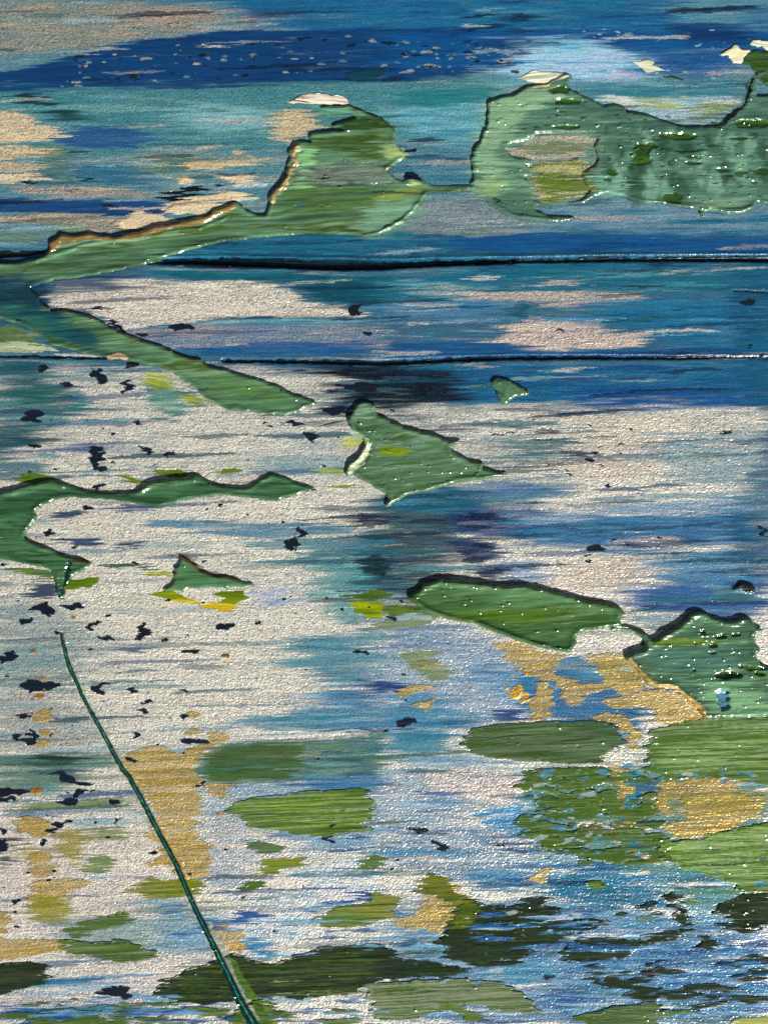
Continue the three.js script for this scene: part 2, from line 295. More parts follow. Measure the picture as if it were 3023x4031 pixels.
// right of the middle band
S('D 0,60 120,90 400,80 700,70 1659,60 1659,140 0,200', ['3f8093', '2f7490', '5b93a2'], { a: 0.85, g: 0.5 });
M('D 100,90 300,110 330,180 200,200 110,140', ['5f98ae', '79a3b4', '8d99a8'], { a: 0.7, g: 0.6 });
Y('D 180,130 290,120 300,160 260,180 190,160', ['aaa49a', '98a1a0'], { a: 0.8, g: 1, m: 0.3 });
M('D 260,165 400,150 700,150 900,150 1140,160 1120,190 900,215 760,210 640,200 500,185 320,185', ['c4b8ac', 'b3aca8', '9fa6aa'], { a: 1, by: 3, ...SILVER });
X('D 360,92 440,80 515,85 500,102 420,104', ['c8c4c0', 'aab6bc'], { a: 0.8, by: 3, g: 0.5 });
M('D 670,100 760,92 850,105 760,125 680,120', ['b3aaa4', '9aa2a8'], { a: 0.9, ...SILVER });
M('D 470,310 540,290 620,275 760,270 900,290 1000,330 1160,345 1100,375 960,400 720,410 600,395 500,370', ['d0c2b8', 'c4b6b2', 'b4acb0'], { a: 1, bx: 14, by: 4, ...SILVER, h: 0.4 });
X('D 560,185 600,195 640,225 625,260 560,290 520,290 560,250 520,230', ['2a6f86', '1d6076', '256a8c'], { bx: 8, by: 3, a: 0.9, g: 0.3 });
S('D 0,195 400,190 560,200 560,270 400,280 0,300', ['4f7fa0', '6a8aae', '3f7598'], { a: 0.8, g: 0.5, by: 4 });
S('D 760,250 1659,255 1659,290 760,295', ['5a88ae', '3f78a8'], { a: 0.8, by: 4, g: 0.5 });
S('D 900,215 1200,170 1659,200 1659,420 1300,400 1150,340 1000,300', ['3a6f9c', '4d80a6', '2a629a'], { a: 0.85, g: 0.5 });
S('D 0,370 460,360 700,410 1659,395 1659,440 0,440', ['1f5a96', '2a66a0', '15508e'], { a: 0.9, g: 0.35, by: 5 });
S('D 0,480 1659,460 1659,660 1200,690 700,640 300,620 0,640', ['3a6c96', '2f659a', '4a7a9e', '1f5898'], { a: 0.95, g: 0.6, by: 6 });
S('D 700,560 1659,570 1659,680 1100,700 800,650', ['1f57a2', '2a62a8', '1a4f98'], { a: 0.8, g: 0.5 });
S('D 0,470 200,460 320,490 200,520 0,520', ['2f7090', '3a7a98'], { a: 0.7, g: 0.5 });

// lower half: silver field with teal wash
S('-60,800 700,800 1000,880 1720,880 1720,1500 -60,1560', ['d8d5cb', 'd0cec5', 'c6c6c0', 'dad3c8'], { bx: 14, by: 12, a: 0.9, ...SILVER });
S('C -60,450 180,440 250,520 330,600 380,640 280,700 170,760 60,860 -60,960', ['2f6470', '24566a', '40737c', '5a8288'], { bx: 26, by: 10, a: 0.95, g: 0.6 });
M('C 60,580 240,560 270,600 260,640 60,630', ['3f6a58', '315f60', '4c7a70'], { a: 0.9, g: 0.4 });
X('C 270,600 330,575 390,620 380,660 290,680 310,640', ['2f7478', '3a8484'], { bx: 8, by: 4, w: 0.5, a: 0.85, g: 0.4 });
M('C 40,770 180,770 190,800 60,820', ['1f4a5c', '2a5a6a'], { a: 0.85, g: 0.4 });
M('C 240,815 420,800 560,810 480,840 260,835', ['3a4c90', '4a5a98', '6f7aa0'], { a: 0.85, g: 0.6 });
M('C -60,880 60,870 240,900 200,940 -60,980', ['24566a', '3f6f80', '6f8c94'], { a: 0.85, g: 0.7 });
M('C 460,800 700,790 640,860 480,860', ['8396a0', '9fa3a4'], { a: 0.7, g: 0.9 });
S('C 1080,870 1300,860 1600,870 1600,960 1100,940', ['6f929c', '86a0a8', '5f8a98'], { a: 0.8, g: 0.8 });
S('C 1250,770 1500,770 1520,860 1300,840', ['8ea3a8', '9fa8a8'], { a: 0.7, g: 0.9 });
M('C 650,560 780,570 790,680 740,720 680,720 660,640', ['2f6a70', '3f7a80', '6f9698'], { a: 0.85, g: 0.4, bx: 12 });
S('690,790 1000,795 1000,860 880,880 730,880', ['06263c', '041c30', '123a50'], { a: 1, g: 0.45, bx: 40 });
Y('C 1500,540 1659,530 1659,600 1480,590', ['0a2338', '123450'], { a: 0.9, g: 0.2 });
// dark plume in the middle
S('C 1380,640 1520,630 1520,700 1400,690', ['0a2c40', '123f54'], { a: 0.9, g: 0.5, bx: 16 });
S('D 0,640 120,660 330,740 300,790 160,720 0,700', ['2a4a5e', '1f4056', '4f6a74'], { a: 0.9, g: 0.7 });
S('810,1080 1000,1040 1060,1080 1000,1180 960,1300 880,1330 760,1280 740,1190', ['1f5468', '184a5c', '2a6470', '123c4c'], { bx: 40, by: 16, a: 0.95, g: 0.6 });
S('D 0,1000 220,1000 460,990 620,960 760,1000 680,1060 300,1106 0,1106', ['3f7488', '2f6a86', '5686a0'], { a: 0.9, g: 0.6 });
M('960,1105 1060,1095 1180,1100 1240,1130 1150,1160 980,1150', ['2a3f86', '35508e', '1f4a8c'], { a: 0.85, g: 0.5 });
M('985,1165 1080,1170 1100,1200 1010,1215', ['1d2f6c', '2a3a74', '234a84'], { a: 0.9, g: 0.5 });
M('F 340,20 430,0 520,10 500,60 360,80', ['2a2f5c', '1f2a50', '6a6a84'], { a: 0.8, g: 0.9 });
M('F 330,160 440,130 480,170 420,220 340,210', ['1a2a50', '2a2f5a', '60687c'], { a: 0.85, g: 0.9 });
M('F 400,250 480,230 560,250 500,290 420,280', ['16396e', '1d3f74'], { a: 0.85, g: 0.5 });
S('F 470,190 600,200 720,230 700,300 520,300', ['6f8ec0', '8aa4cc', '5a80b4'], { a: 0.75, g: 0.6, bx: 20 });
S('F 480,0 1659,0 1659,130 1200,170 900,180 560,120', ['2d66a2', '3a72aa', '4f84b0', '20589c'], { a: 0.95, g: 0.55 });
S('F 560,0 900,10 880,45 560,40', ['a9b2bc', '8fa4b8'], { a: 0.7, g: 0.9, bx: 30 });
M('F 930,140 1040,115 1200,100 1340,125 1300,150 1100,165 960,165', ['b7a9aa', 'a7a0a8', '96a0ae'], { a: 0.95, ...SILVER });
M('F 720,290 800,230 900,205 1080,200 1200,225 1180,270 1000,320 900,360 780,330', ['d4c8ba', 'c6beb4', 'd0c4b6'], { a: 1, bx: 18, by: 8, ...SILVER });
S('F 1000,330 1300,300 1659,280 1659,480 1450,460 1250,440 1060,420', ['2060a6', '2a6aac', '4a80b0'], { a: 0.95, g: 0.5 });
S('F 1100,180 1659,150 1659,320 1250,330', ['3f74aa', '5a8ab4', '2d68a6'], { a: 0.9, g: 0.6 });
M('F 1020,450 1330,440 1200,520 1060,500', ['4f6a74', '7a94a0', '5f8090'], { a: 0.8, g: 0.8 });
// right silver shoal and edge
M('D 640,660 800,690 1000,700 1250,690 1560,740 1500,770 1250,760 1060,760 900,790 820,730 700,690', ['d4d0c2', 'cac0b4', 'd6cfc2'], { a: 0.9, ...SILVER });
M('D 780,790 1000,770 1180,790 1160,900 1060,970 860,960 700,930 820,860', ['d2c8bc', 'c4bcb4', 'd4d0c2'], { a: 0.95, bx: 18, by: 6, ...SILVER });
S('D 330,760 640,770 760,820 600,880 480,900 400,840', ['8fa3a6', 'a3aaa8', '7f9aa2'], { a: 0.85, g: 0.85, m: 0.25 });
Y('D 560,800 760,790 830,800 780,830 700,870 560,860', ['5f7f80', '3a6070', '7f9080'], { a: 0.8, g: 0.6 });
S('D 1150,780 1659,720 1659,1000 1250,980 1180,900', ['8ea8b4', 'a3b0b4', '7f9fb0', 'b3aeaa'], { a: 0.85, g: 0.9, m: 0.25 });
S('1600,540 1720,540 1720,1240 1610,1240 1560,1140 1640,1000 1660,900 1590,840', ['1d5e86', '2a6c90', '17527a'], { a: 0.85, g: 0.5, bx: 14, by: 20 });
S('D 440,960 760,970 700,1060 480,1080', ['4a76ac', '6b86b4', '3a68a4'], { a: 0.75, g: 0.7 });
M('D 900,1040 1150,1035 1180,1070 940,1080', ['3a8088', '2f7484'], { a: 0.6 });
S('D 900,1070 1659,1040 1659,1106 900,1106', ['5f8ab4', '7f9cc0', '4a7cb0'], { a: 0.8, g: 0.7 });

// left field: teal and blue wash over silver
S('E -60,380 260,400 420,560 360,760 260,800 -60,760', ['8fa3a6', '9aa7a8', '86a0a6'], { a: 0.85, g: 0.95, m: 0.3 });
S('E -60,760 200,800 430,900 500,1010 -60,1030', ['9ba3a4', 'a5a6a4', '8a9fa6'], { a: 0.8, g: 0.95, m: 0.3 });
Y('E -60,630 120,600 300,620 260,660 60,690 -60,690', ['6f8f9a', '86989e'], { a: 0.7, g: 0.9 });
M('E 640,40 900,30 1200,50 1560,60 1560,90 1200,110 800,90', ['5a8aa6', '4a7ea4', '7f9cac'], { a: 0.85, g: 0.7 });
M('E 1040,130 1400,110 1659,90 1659,180 1300,160 1060,160', ['2f7484', '4a7f98', '6a94a4'], { a: 0.85, g: 0.6 });
S('E 1500,190 1659,150 1659,300 1560,280', ['12404e', '0f3a48', '1c5260'], { a: 0.95, g: 0.4, bx: 20 });
M('E 600,120 800,130 960,150 800,165 620,150', ['7fa0a6', '96a4a6'], { a: 0.7, g: 0.9 });
M('E 260,110 440,105 440,150 300,155', ['2f3f80', '3a4a80', '24445e'], { a: 0.95, g: 0.4, bx: 12 });
M('E 500,140 620,125 610,160 500,165', ['24466e', '2f3f78'], { a: 0.95, g: 0.4, bx: 10 });
M('E 230,0 360,-10 380,20 240,40', ['2f3f80', '1f4460'], { a: 0.95, g: 0.4, bx: 10 });
M('C 440,1085 640,1075 650,1100 480,1110', ['2f3f8a', '3f4f94'], { a: 0.9, g: 0.5, bx: 12 });
M('E 120,310 240,300 260,360 140,380', ['24405c', '2f3f66', '3f4f6a'], { a: 0.95, g: 0.4, bx: 12 });
S('E 1060,340 1260,330 1300,400 1120,420', ['8f9ccc', 'a3a8c0'], { a: 0.7, g: 0.9, bx: 26 });
S('E 1300,180 1560,200 1659,460 1480,500 1400,440 1360,300', ['6fa3a6', '4f8f98', '86b0ae'], { a: 0.85, g: 0.7, bx: 30 });
S('E 1280,540 1560,520 1659,480 1659,760 1460,760 1380,720 1240,640', ['3f7f98', '5a90a4', '2f6f8e'], { a: 0.9, g: 0.6, bx: 50 });
S('E 1380,800 1500,740 1659,720 1659,960 1560,950 1240,940 1100,920 1300,860', ['5a8cb4', '4479aa', '7ba4bc'], { a: 0.9, g: 0.6, bx: 46 });
M('E 1040,890 1300,870 1500,880 1340,950 1020,930', ['5f93a8', '4a84a0', '86a8b0'], { a: 0.8, g: 0.6 });
S('E 1540,750 1620,725 1659,730 1659,790 1560,790', ['16408a', '1d4a90'], { a: 0.95, g: 0.35, bx: 14, by: 5 });
S('F 0,440 480,520 620,700 640,900 360,920 0,960', ['8fa6c0', '9fb0c4', '7f9cbc', 'aab4be'], { a: 0.9, g: 0.9, m: 0.25, bx: 30 });
S('F 0,760 240,790 400,880 340,940 0,1010', ['4f84ae', '5f90b4', '3f7aa8'], { a: 0.9, g: 0.6 });
M('F 0,730 60,725 80,780 0,795', ['16408a', '1d4a96'], { a: 0.95, g: 0.3, bx: 12 });
M('F 360,640 560,660 600,840 420,760', ['4a7cb0', '6f96bc', '3a6ca6'], { a: 0.8, g: 0.7 });
M('F 480,880 560,850 620,860 620,905 500,900', ['1d4a96', '16408a'], { a: 0.9, g: 0.4, bx: 10 });
S('F 560,640 900,620 1160,920 1000,1030 760,900 600,880', ['4a82b4', '3a74a8', '5a90ba'], { a: 0.95, g: 0.55, bx: 12, by: 8 });
S('F 0,1010 330,1000 420,1050 560,1106 0,1106', ['7fa3be', '5a8eb4', '93adc0'], { a: 0.8, g: 0.6 });

// bottom third
S('G 900,60 1400,60 1659,20 1659,330 1300,380 1080,240 900,300', ['86a4bc', '93abc0', '7098b8'], { a: 0.85, g: 0.95, m: 0.25, bx: 20 });
S('G 1200,60 1659,0 1659,110 1400,110', ['3f76b0', '4a80b4'], { a: 0.85, g: 0.5 });
S('H 0,0 180,0 400,100 380,200 0,240', ['7f9ebe', 'a3b0c0', '6a90b8'], { a: 0.9, g: 0.95, m: 0.25 });
X('H 200,40 300,5 420,10 540,30 640,60 600,110 480,140 340,120 260,100', ['bbb2b2', 'c4bab6', 'a9a8b0'], { bx: 10, by: 4, w: 0.5, amp: 0.7, ...SILVER, h: 0.4 });
X('H 420,180 560,160 660,100 770,140 690,180 660,220 590,240 600,290 540,300 430,250', ['5f8ec0', '6f9ac4', '5586ba'], { bx: 5, by: 3, w: 0.4, g: 0.8, m: 0.2, r: 0.42 });
S('H 0,230 420,240 680,330 640,480 300,500 0,420', ['7f9cba', 'a0acbc', '6a90b4', 'acaeb6'], { a: 0.9, g: 1, m: 0.3 });
S('H 360,440 600,430 660,500 560,540 420,530', ['4f86b4', '5f92ba'], { a: 0.9, g: 0.8, bx: 14 });
S('H 640,360 860,380 1100,420 1240,500 1240,600 900,620 700,560 640,460', ['3f7fa6', '4a88ac', '3776a0'], { a: 0.98, g: 0.8, m: 0.2, bx: 14, by: 8 });
Y('H 640,380 860,370 960,430 760,450 680,600 900,640 700,700 640,560', ['a9bccc', '8fb0c4', 'bfc4cc'], { a: 0.8, g: 1, m: 0.25 });
S('H 1200,420 1540,500 1520,560 1430,620 1500,720 1240,640 1250,520', ['6f9cbc', '86aac0', '5a90b4'], { a: 0.9, g: 0.9, m: 0.2 });
S('H 980,660 1180,640 1160,740 980,720', ['4f92b4', '6aa4be'], { a: 0.9, g: 0.8, bx: 12 });
S('H 1250,700 1659,690 1659,1106 1000,1106 1000,900', ['6f92bc', '5a88ba', '8ea2c4', '4a7cb4'], { a: 0.9, g: 0.6, m: 0.2 });
S('H 1410,800 1659,800 1659,850 1440,850', ['1d5aa8', '2a66ae'], { a: 0.9, g: 0.4, bx: 20 });
Y('H 1360,930 1600,920 1610,970 1400,990', ['1d50a4', '2a5cae', '16408c'], { a: 0.95, g: 0.4 });
S('H 1040,900 1240,910 1300,980 1080,1000', ['8090cc', '7688c4'], { a: 0.95, g: 0.3, m: 0, bx: 16 });
S('H 1500,920 1659,930 1659,1060 1520,1040', ['8a98cc', '7f94c8'], { a: 0.85, g: 0.5, m: 0 });
Y('H 1200,720 1480,740 1440,880 1140,900 1100,850', ['c4cad0', 'a9bccc', '8fb0c8'], { a: 0.75, g: 1, m: 0.3 });
Y('H 840,820 1060,830 1060,900 1000,980 860,1000 740,880', ['bcc8d0', '9fb6c8', '3f74b0'], { a: 0.85, g: 1, m: 0.25 });
M('H 680,790 740,800 720,850 700,1060 840,1060 840,980 760,900', ['5a8ab4', '7f96c4', '4f86b0'], { a: 0.9, g: 0.5 });
X('H 460,870 560,850 640,800 700,790 720,860 680,890 560,950 500,910', ['7fa8bc', '6f9cb4', '8fb0c0'], { a: 0.95, g: 0.35, m: 0, bx: 6 });
X('H 700,1060 720,1000 800,980 840,1000 840,1070', ['8a94cc', '7f8ec8'], { a: 0.95, g: 0.3, m: 0, bx: 5 });
S('F 1140,1000 1659,900 1659,1106 1140,1106', ['4f7a70', '5f8a94', '46705a'], { a: 0.9, g: 0.5 });
S('H 600,0 1659,-20 1659,640 1300,600 1250,500 1000,420 640,330', ['4f84a4', '5f8c8c', '46785a', '6f9ab0'], { a: 0.92, g: 0.55, bx: 16 });
S('H 0,620 300,600 700,560 1250,640 1659,640 1659,1106 0,1106', ['5a88b0', '7398ba', '3f74a4', '90a8bc'], { a: 0.92, g: 0.6, m: 0.1 });
// white-silver islands at the lower left
S('G -60,200 120,180 600,260 720,420 600,620 200,760 -60,760', ['d2cac4', 'c8c2be', 'd6d0c8'], { a: 0.9, ...SILVER, bx: 16 });
M('G 860,160 1000,90 1080,240 1140,360 1120,440 1020,540 880,500', ['9fb0c0', 'b8b6b8', '8fa8bc'], { a: 0.95, ...SILVER });
S('G 600,560 860,560 1000,700 900,780 620,800', ['6a94b0', '86a6b8', 'a4aeb4'], { a: 0.85, g: 0.95, m: 0.25 });
M('G 1000,600 1250,500 1540,360 1659,480 1659,540 1380,650 1420,700 1300,790 1220,830 1060,780 1000,700', ['d6d2d0', 'c4c8cc', 'b0c0cc', 'dcd6d0'], { a: 0.95, ...SILVER });
Y('G 1000,650 1040,620 1130,620 1140,640 1060,670 980,680', ['1f55a4', '2a5fa8'], { a: 0.95, g: 0.4, bx: 8 });
Y('G 1380,640 1440,570 1560,550 1659,510 1659,545 1560,580 1430,620', ['1f5aa8', '2f68b0', '17509c'], { a: 0.98, g: 0.35, bx: 12 });
M('G 1040,720 1180,760 1200,840 1120,830 1060,780', ['4f88b8', '6a9ac0'], { a: 0.95, g: 0.7, bx: 8 });
M('G 760,700 900,690 920,790 800,760 700,720', ['5a86b8', '8aa4c4'], { a: 0.8, g: 0.8, bx: 12 });
M('G 0,960 600,960 900,1010 900,1060 700,1060 480,1106 0,1106', ['a9b0b8', '9aa8bc', 'c0b8b6', '7f9cc4'], { a: 0.95, ...SILVER });
Y('G 0,1020 120,1030 200,1050 560,1020 800,1040 640,1080 300,1060 0,1060', ['1f55a4', '2f66b0', '4a7cb8'], { a: 0.9, g: 0.4 });
M('G 300,830 560,830 760,840 890,850 760,890 670,950 540,1000 300,1000 150,980 260,880', ['d6d0ca', 'ccc6c2', 'c2c2c4'], { a: 1, bx: 8, ...SILVER });
Y('G 180,900 560,900 620,960 260,960', ['9fb0c4', 'c4bcb8'], { a: 0.7, g: 1 });
// dark teal stain at the left edge
S('G -60,0 60,0 340,0 420,30 330,70 200,110 -60,90', ['3f6f68', '5a7f74', '2a5a5a'], { a: 0.9, g: 0.5, bx: 30 });
S('E -60,1040 300,1030 560,1050 560,1106 -60,1106', ['4a7878', '3a6a6c', '7f9080'], { a: 0.9, g: 0.5, by: 6 });
S('E 140,1050 270,1040 330,1060 300,1106 160,1106', ['0f3a44', '123f48'], { a: 0.95, g: 0.3, bx: 16, by: 8 });
M('G 0,300 60,290 70,430 0,440', ['12404a', '0f3844'], { a: 0.9, g: 0.4, bx: 16, by: 10 });
M('G 40,150 250,150 560,110 600,150 420,180 60,190', ['6f8a5f', '5a7a50', '86947a'], { a: 0.85, g: 0.6 });
M('G 320,220 500,210 540,240 360,270', ['7fa0b4', '93a9b4'], { a: 0.9, g: 0.8 });

// thin veins of colour the squeegee left everywhere
{ const r = rng(404), pick = (a) => a[Math.floor(r() * a.length)];
  const vein = (x, y, l, h, c, o) => film([stroke([[x - l, y + l * 0.05, h * 0.2], [x - l * 0.4, y + l * 0.02 + (r() - 0.5) * h, h], [x + l * 0.3, y - l * 0.01 + (r() - 0.5) * h, h * 0.8], [x + l, y - l * 0.04, h * 0.2]], h)], c, { ...DRY, ...BLUE, bx: 14, by: 1.2, comb: 12, amp: 0.9, sx: 40, sy: 2.6, ...o });
  for (let i = 0; i < 360; i++) { const y = 800 + r() * 1420, x = r() * 1700 - 20, low = y > 1560; vein(x, y, 25 + r() * 150, 3 + r() * 11, pick(low ? ['2f6aa0', '1d5598', '5a8fb4', '7fa8c4', '2a5a7a', '3f5c40'] : ['3f7080', '2a5f74', '5f8a98', '1f4a60', '7f9aa4', '4a5a8a']), { a: 0.35 + r() * 0.5, g: 0.7 }); }
  for (let i = 0; i < 130; i++) { const y = r() < 0.45 ? r() * 800 : 1500 + r() * 720, x = (y < 800 ? r() : 0.3 + 0.7 * r()) * 1680; vein(x, y, 20 + r() * 90, 3 + r() * 9, pick(['c4c0ba', 'b0b8bc', '9fb8c4', 'd4cec4', 'a9a4a8']), { ...SILVER, a: 0.3 + r() * 0.5 }); }
  for (let i = 0; i < 170; i++) { const y = r() * 1330, x = y > 800 ? 700 + r() * 950 : r() * 1680; vein(x, y, 15 + r() * 120, 2.5 + r() * 9, pick(['0a3050', '0c4272', '123a5c', '0a2c3c', '1a5f70']), { a: 0.4 + r() * 0.5, g: 0.2 }); }
  for (let i = 0; i < 120; i++) { const y = 1650 + r() * 560, x = 700 + r() * 960; vein(x, y, 15 + r() * 70, 3 + r() * 9, pick(['0f4a94', '1f5fa4', '163c70', 'dcd8d6', 'e2e0de', '9ab4c8']), { a: 0.5 + r() * 0.4, g: 0.6 }); }
}
drag((X, Y) => 58);
Y('F 300,40 340,15 430,0 510,12 490,60 400,80 330,75', ['1c2450', '141c40', '2a3468', '6a6a84'], { a: 0.9, g: 0.7, bx: 14, comb: 14 });
Y('F 325,165 440,125 480,160 430,215 350,220', ['1c2450', '141c40', '26305c', '60687c'], { a: 0.9, g: 0.7, bx: 14, comb: 14 });
Y('F 400,255 480,235 530,250 480,285 420,280', ['16386e', '102a58'], { a: 0.85, g: 0.4, bx: 14, comb: 14 });
Y('E 1540,20 1659,10 1659,60 1560,70', ['1a2a44', '26304c'], { a: 0.8, g: 0.5, bx: 14 });
Y('E 1560,190 1659,180 1659,280 1580,270', ['08303c', '0c3a48'], { a: 0.9, g: 0.3, bx: 14 });

// specks of silver and dark pits through the deep blue
{ const r = rng(5); for (let i = 0; i < 190; i++) { const x = i < 105 ? 130 + r() * 700 : 830 + r() * 300, y = (i < 105 ? 150 - (x - 150) * 0.06 : 122) + (r() - 0.5) * (i < 105 ? 78 : 70), s = 2 + r() * r() * 17, e = [[x, y, s, 0.9 + s * 0.2]].map((p) => ellipse(p, -0.06)), q = { wx: 7, wy: 1.5, bx: 1, by: 0.6, comb: 5 }; if (r() < 0.3) X(e, ['0a2233', '071a28'], { a: 0.9, ...q }); else { X(e, ['9aa3a4', '6f8a96', 'b7a79c'], { g: 1, h: -1.6, ...SILVER, ...q, a: 0.95 }); if (r() < 0.5) X([ellipse([x - s * 0.2, y + 0.3, s * 0.5, 0.7 + s * 0.08])], ['0c2434'], q); } } }
{ const r = rng(15); for (let i = 0; i < 60; i++) { const x = 1250 + r() * 390, y = 60 + r() * 110, s = 2 + r() * r() * 9; X([ellipse([x, y, s, 0.8 + s * 0.16])], r() < 0.5 ? 'a9c3d8' : '7d9fc4', { a: 0.6, bx: 2, by: 1 }); } }

// ---------- grooves pulled through the paint ----------
M('C 640,40 760,10 1659,15 1659,65 1300,60 1000,50', ['0f4a60', '0c3a52', '145468'], { a: 1, g: 0.15, bx: 14, by: 3, r: 0.3 });
X('~ C 700,22,14 850,20,22 1000,22,30 1200,30,34 1400,40,36 1659,42,34 D 200,30,26 450,25,22 700,20,18 1000,14,20 1300,12,22 1700,12,28', ['06222f', '0a2c3a', '051a26'], { a: 1, g: 0.03, r: 0.2, m: 0, by: 1.5, bx: 3 });  // dark navy paint, also deepening the shade in the groove by colour
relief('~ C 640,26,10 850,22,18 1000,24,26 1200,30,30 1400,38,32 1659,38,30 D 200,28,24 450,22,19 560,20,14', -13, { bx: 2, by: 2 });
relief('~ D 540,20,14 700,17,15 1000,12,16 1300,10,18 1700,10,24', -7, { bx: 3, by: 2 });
relief('~ C 640,2,8 1000,0,14 1400,8,16 1659,14,16 D 450,2,14 1000,-8,14 1700,-10,16', 2.6, { bx: 4, by: 1.5 });
X('~ C 960,452,14 1300,455,18 1659,462,22 D 300,448,20 550,440,16 900,438,14 1250,440,10 1500,436,7 1700,440,5', ['082a3a', '0b3244', '06202e'], { a: 1, g: 0.06, r: 0.22, m: 0, by: 1.5, bx: 3 });  // lower groove coloured dark too, adding to its shade
relief('~ C 960,450,10 1300,453,15 1659,460,19 D 300,446,17 550,439,14 900,437,12 1250,439,8 1500,435,5 1700,440,4', -8, { bx: 2, by: 1.5 });
relief('~ C 880,434,6 1659,446,9 D 550,426,9 900,424,8 1500,428,5 1700,436,4', 1.8, { bx: 3, by: 2 });
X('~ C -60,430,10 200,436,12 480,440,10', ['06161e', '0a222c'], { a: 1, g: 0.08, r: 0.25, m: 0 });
relief('~ C -60,430,10 200,436,11 480,440,8', -3, { bx: 2, by: 1.5 });
X('~ A -60,1098,26 100,1094,24 210,1085,12', ['120f0c', '1a140e'], { g: 0.05, r: 0.3, m: 0 });  // shadow above the green ridge, painted in as a near-black strip
relief('~ A -60,1098,26 100,1094,22 210,1085,10', -6, { bx: 2, by: 2 });
relief('~ C 900,280,10 1300,270,12 1659,280,12 D 400,270,12 900,262,12 1659,270,10', 1.8, { bx: 12, by: 2.5 });
relief('~ D 1500,150,8 1700,155,10', -2.5, { by: 2 });
X('~ D 1500,152,7 1700,157,9', ['12384c'], { g: 0.1 });
relief('~ D 560,460,6 980,458,5', 1.2, { by: 1.5 });
// scored line at the lower left: a narrow trench with pressed-up sides
const LINE = 'a 535,525,20 548,620,24 575,740,30 610,840,32 640,900,26 668,960,24 705,1060,26 760,1165,26 820,1265,28 885,1380,28 G 525,-5,16 560,40,17 610,130,17 660,225,18 710,320,18 765,420,18 805,520,18 850,620,19 890,700,20 940,800,22 985,890,24 1030,990,30 1075,1070,34 1130,1160,40';
X('~ ' + LINE.replace(/,(\d+)(?= |$)/g, (q, n) => ',' + (+n * 2.2)), ['8f9a7a', 'a9a698', '7f8f80'], { a: 0.6, g: 0.4 });

// ---------- long thick green ridges ----------
const ridge = (label, shape, cols, o) => body('green_paint_ridge', label, shape, cols, { lip: Math.min(2.2, o.t * 0.22), wx: 3.5, wy: 1.4, step: 1.5, ...o });
const SAGE = ['55765a', '6d9474', '84a98c', '6a8a5c'], SAGE_OLIVE = ['4f6a30', '6a8a5a', '7fa684', '5d7a3c', '8fae86'];
ridge('long S-shaped ridge of sage green paint entering at the left edge below the deep blue strip',
  'g -160,520 150,515 300,482 400,440 445,400 430,335 540,270 640,285 800,262 870,285 1000,290 1200,250 1350,200 1540,170 A 780,960 850,940 910,930 930,905 980,885 1030,872 1060,905 1100,925 1150,930 1165,880 1155,850 1210,800 1235,760 1240,700 1255,680 1240,655 1290,615 1330,612 b 300,590 250,520 270,490 420,480 600,470 450,440 520,400 660,360 620,320 400,300 340,265 480,262 600,250 650,280 760,320 900,380 960,430 1015,490 1000,560 1040,630 1105,680 1060,730 1000,760 940,820 990,880 1060,910 1140,885 1220,895 1320,945 1480,950 1620,945 1700,930 1700,990 1500,1000 1400,1010 1290,1010 1230,1090 1150,1190 1080,1260 960,1330 860,1375 740,1395 640,1375 500,1365 300,1360 0,1380 A 1100,1030 1000,1040 900,1060 C 730,0 640,35 480,70 330,95 240,105 135,135 155,165 190,205 230,240 300,235 400,265 470,300 560,345 700,390 800,435 870,450 900,475 1000,495 1100,530 1200,560 1250,590 1370,633 1310,665 1240,690 1100,675 980,660 900,620 830,560 760,510 700,480 600,460 520,450 420,430 300,405 230,385 180,350 100,300 0,270 -80,262',
  ['3f5a42', '527256', '668c70', '4e6430', '78997e'], { t: 7, edge: 6, rib: 0.6, bumps: 420, mx: 220, my: 16, th: -4, hp: 0 });
S('-60,596 60,598 115,606 90,640 130,690 240,745 180,760 80,690 -60,660', ['1a4f62', '14435e', '2a6266'], { bx: 16, by: 10, a: 0.95, r: 0.22, g: 0.05, m: 0 });
S('C -80,200 120,230 300,290 440,380 360,400 200,350 60,270 -80,240', ['2f6a62', '255a66', '3f7866'], { a: 0.75, r: 0.22, g: 0.05, m: 0, bx: 22 });
M('b 470,400 680,360 820,330 950,420 880,460 600,470 400,470', ['33521c', '2a4610', '466a34'], { a: 0.9, r: 0.2, g: 0.05, m: 0 });
M('b 250,560 500,520 900,560 960,620 700,650 300,640', ['3a5a2a', '35522a', '527448'], { a: 0.85, r: 0.25, g: 0.1, m: 0 });
M('b 170,620 240,600 330,700 230,1000 120,960 190,760', ['86bc94', '8fbf86', '7fb08a'], { a: 0.8, r: 0.2, g: 0.05, m: 0, bx: 10 });
M('b 850,640 1000,580 1100,680 1000,750', ['8aa880', '9cb07c', '7a9c78'], { a: 0.9, r: 0.2, g: 0.05, m: 0, bx: 8 });
M('b 340,260 620,255 700,320 400,360', ['4f8a78', '6f9f86', '4a7a60'], { a: 0.9, r: 0.2, g: 0.1, m: 0, bx: 14 });
Y('b 0,990 600,960 1000,970 900,1080 600,1170 200,1180 0,1080', ['46643a', '5a7848', '3f6048'], { a: 0.85, r: 0.25, g: 0.15, m: 0 });
M('b 780,1060 900,1000 1100,970 1260,960 1200,1030 1060,1070 900,1090', ['7f9450', '8fa058', '6f8a4c'], { a: 0.85, r: 0.2, g: 0.05, m: 0, bx: 10 });
M('b 1060,905 1200,900 1260,940 1100,960', ['a9c08c', 'b4c79a'], { a: 0.9, r: 0.18, g: 0.04, m: 0, bx: 8 });
